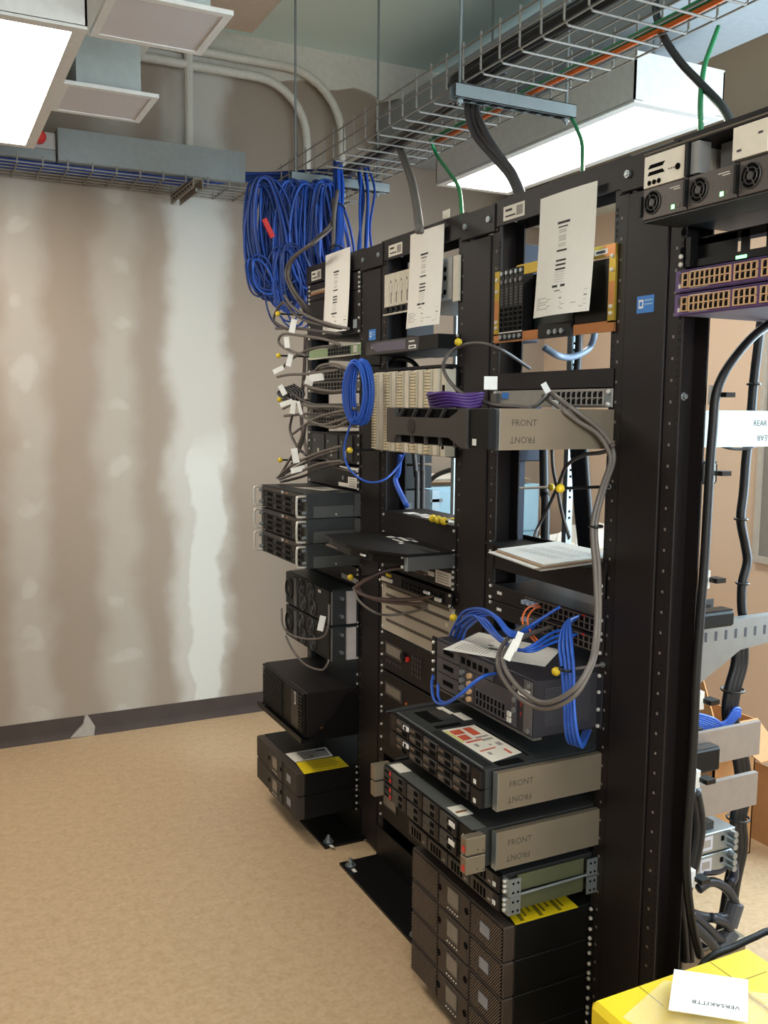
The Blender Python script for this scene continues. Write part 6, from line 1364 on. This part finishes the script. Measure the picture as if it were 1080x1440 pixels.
# ------------------------------------------------------------------ yellow chest with bag and card, near the camera
t = thing('tool_chest', 'yellow plastic tool chest at the bottom right corner', 'tool chest', (1.15, 1.0, 0))
x0, x1, y0, y1 = .968, 1.338, .78, 1.15
B('body', YCASE, t, x0+.008, x1-.008, y0+.008, y1-.008, .012, .545, .012)
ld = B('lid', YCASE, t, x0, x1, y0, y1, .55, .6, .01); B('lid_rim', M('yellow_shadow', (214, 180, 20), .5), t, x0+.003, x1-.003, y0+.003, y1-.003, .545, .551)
for (a0, a1, b0, b1) in ((x0+.10, x0+.102, y1-.07, y1-.01), (x1-.105, x1-.103, y1-.075, y1-.012), (x1-.105, x1-.035, y1-.077, y1-.075)): B('mould_line', M('mould_line', (150, 128, 10), .6), ld, a0, a1, b0, b1, .6, .6004)
B('raised_panel', YCASE, ld, x1-.12, x1-.012, y0+.02, y1-.1, .6, .606, .003)
B('catch', BLKP, t, x0-.006, x0+.002, y1-.06, y1-.02, .51, .56, .002)
for x in (x0+.05, x1-.05): MB().cyl((x-.012, y1-.04, .02), (x+.012, y1-.04, .02), .012, 12).build('foot', BLKP, t)
t = thing('carry_bag', 'dark navy bag edge right of the yellow chest', 'bag', (1.47, 1.0, 0)); B('body', NAVY, t, 1.345, 1.62, 1.0, 1.13, .012, .60, .03); MB().tube(spline([(1.2, 1.168, .5), (1.25, 1.168, .577), (1.324, 1.168, .588), (1.38, 1.168, .594), (1.44, 1.165, .596), (1.6, 1.12, .59)], 5), .0065, 8).build('handle', BLKP, t, smooth=True)
# clear bag and folded card
CLR = bpy.data.materials.new('clear_film'); CLR.use_nodes = True; b_ = CLR.node_tree.nodes['Principled BSDF']; b_.inputs['Base Color'].default_value = (.95, .97, 1, 1); b_.inputs['Roughness'].default_value = .12; b_.inputs['Alpha'].default_value = .22; b_.inputs['Specular IOR Level'].default_value = .9
nz = CLR.node_tree.nodes.new('ShaderNodeTexNoise'); nz.inputs['Scale'].default_value = 60; bp = CLR.node_tree.nodes.new('ShaderNodeBump'); bp.inputs['Strength'].default_value = .8; bp.inputs['Distance'].default_value = .004
CLR.node_tree.links.new(nz.outputs['Fac'], bp.inputs['Height']); CLR.node_tree.links.new(bp.outputs['Normal'], b_.inputs['Normal'])
mb = MB(); rnd = random.Random(9); N_ = 14; Q = [Vector((.985, 1.085, .602)), Vector((1.115, 1.128, .604)), Vector((1.27, 1.0, .607)), Vector((1.03, .86, .607))]; top = []; bot = []
for j in range(N_+1):
    a_, b2_ = [], []
    for i in range(N_+1):
        u, v = i/N_, j/N_; q = Q[0]*(1-u)*(1-v)+Q[1]*u*(1-v)+Q[2]*u*v+Q[3]*(1-u)*v; e = math.sin(PI*u)*math.sin(PI*v)
        a_.append(mb.bm.verts.new(q+Vector((0, 0, .001+e*(.006+rnd.uniform(0, .008)))))); b2_.append(q)
    top.append(a_)
for j in range(N_):
    for i in range(N_): mb.bm.faces.new((top[j][i], top[j][i+1], top[j+1][i+1], top[j+1][i]))
o = mb.build('plastic_bag', CLR, None, smooth=True); tag(o, 'crinkled clear plastic bag on the yellow chest', 'bag')
t = thing('printed_card', 'white printed card in the clear bag on the yellow chest', 'card', (1.15, 1.06, .617))
Q = [Vector((1.132, 1.123, .622)), Vector((1.222, 1.043, .624)), Vector((1.135, .965, .624)), Vector((1.045, 1.045, .622))]
mb = MB(); lo = [mb.bm.verts.new(q) for q in Q]; hi = [mb.bm.verts.new(q+Vector((0, 0, .002))) for q in Q]; mb.bm.faces.new(hi); mb.bm.faces.new(lo[::-1])
for i in range(4): mb.bm.faces.new((lo[i], lo[(i+1) % 4], hi[(i+1) % 4], hi[i]))
mb.build('card', WPL, t)
ux = (Q[0]-Q[1]).normalized(); uy = (Q[2]-Q[1]).normalized()*-1
text('VERSAKITTB', .0135, lambda p, q: tuple(Q[1]*.30+Q[2]*.70+ux*(.012+p)+(Q[2]-Q[1]).normalized()*q+Vector((0, 0, .0026))), 'lettering', INK, t)
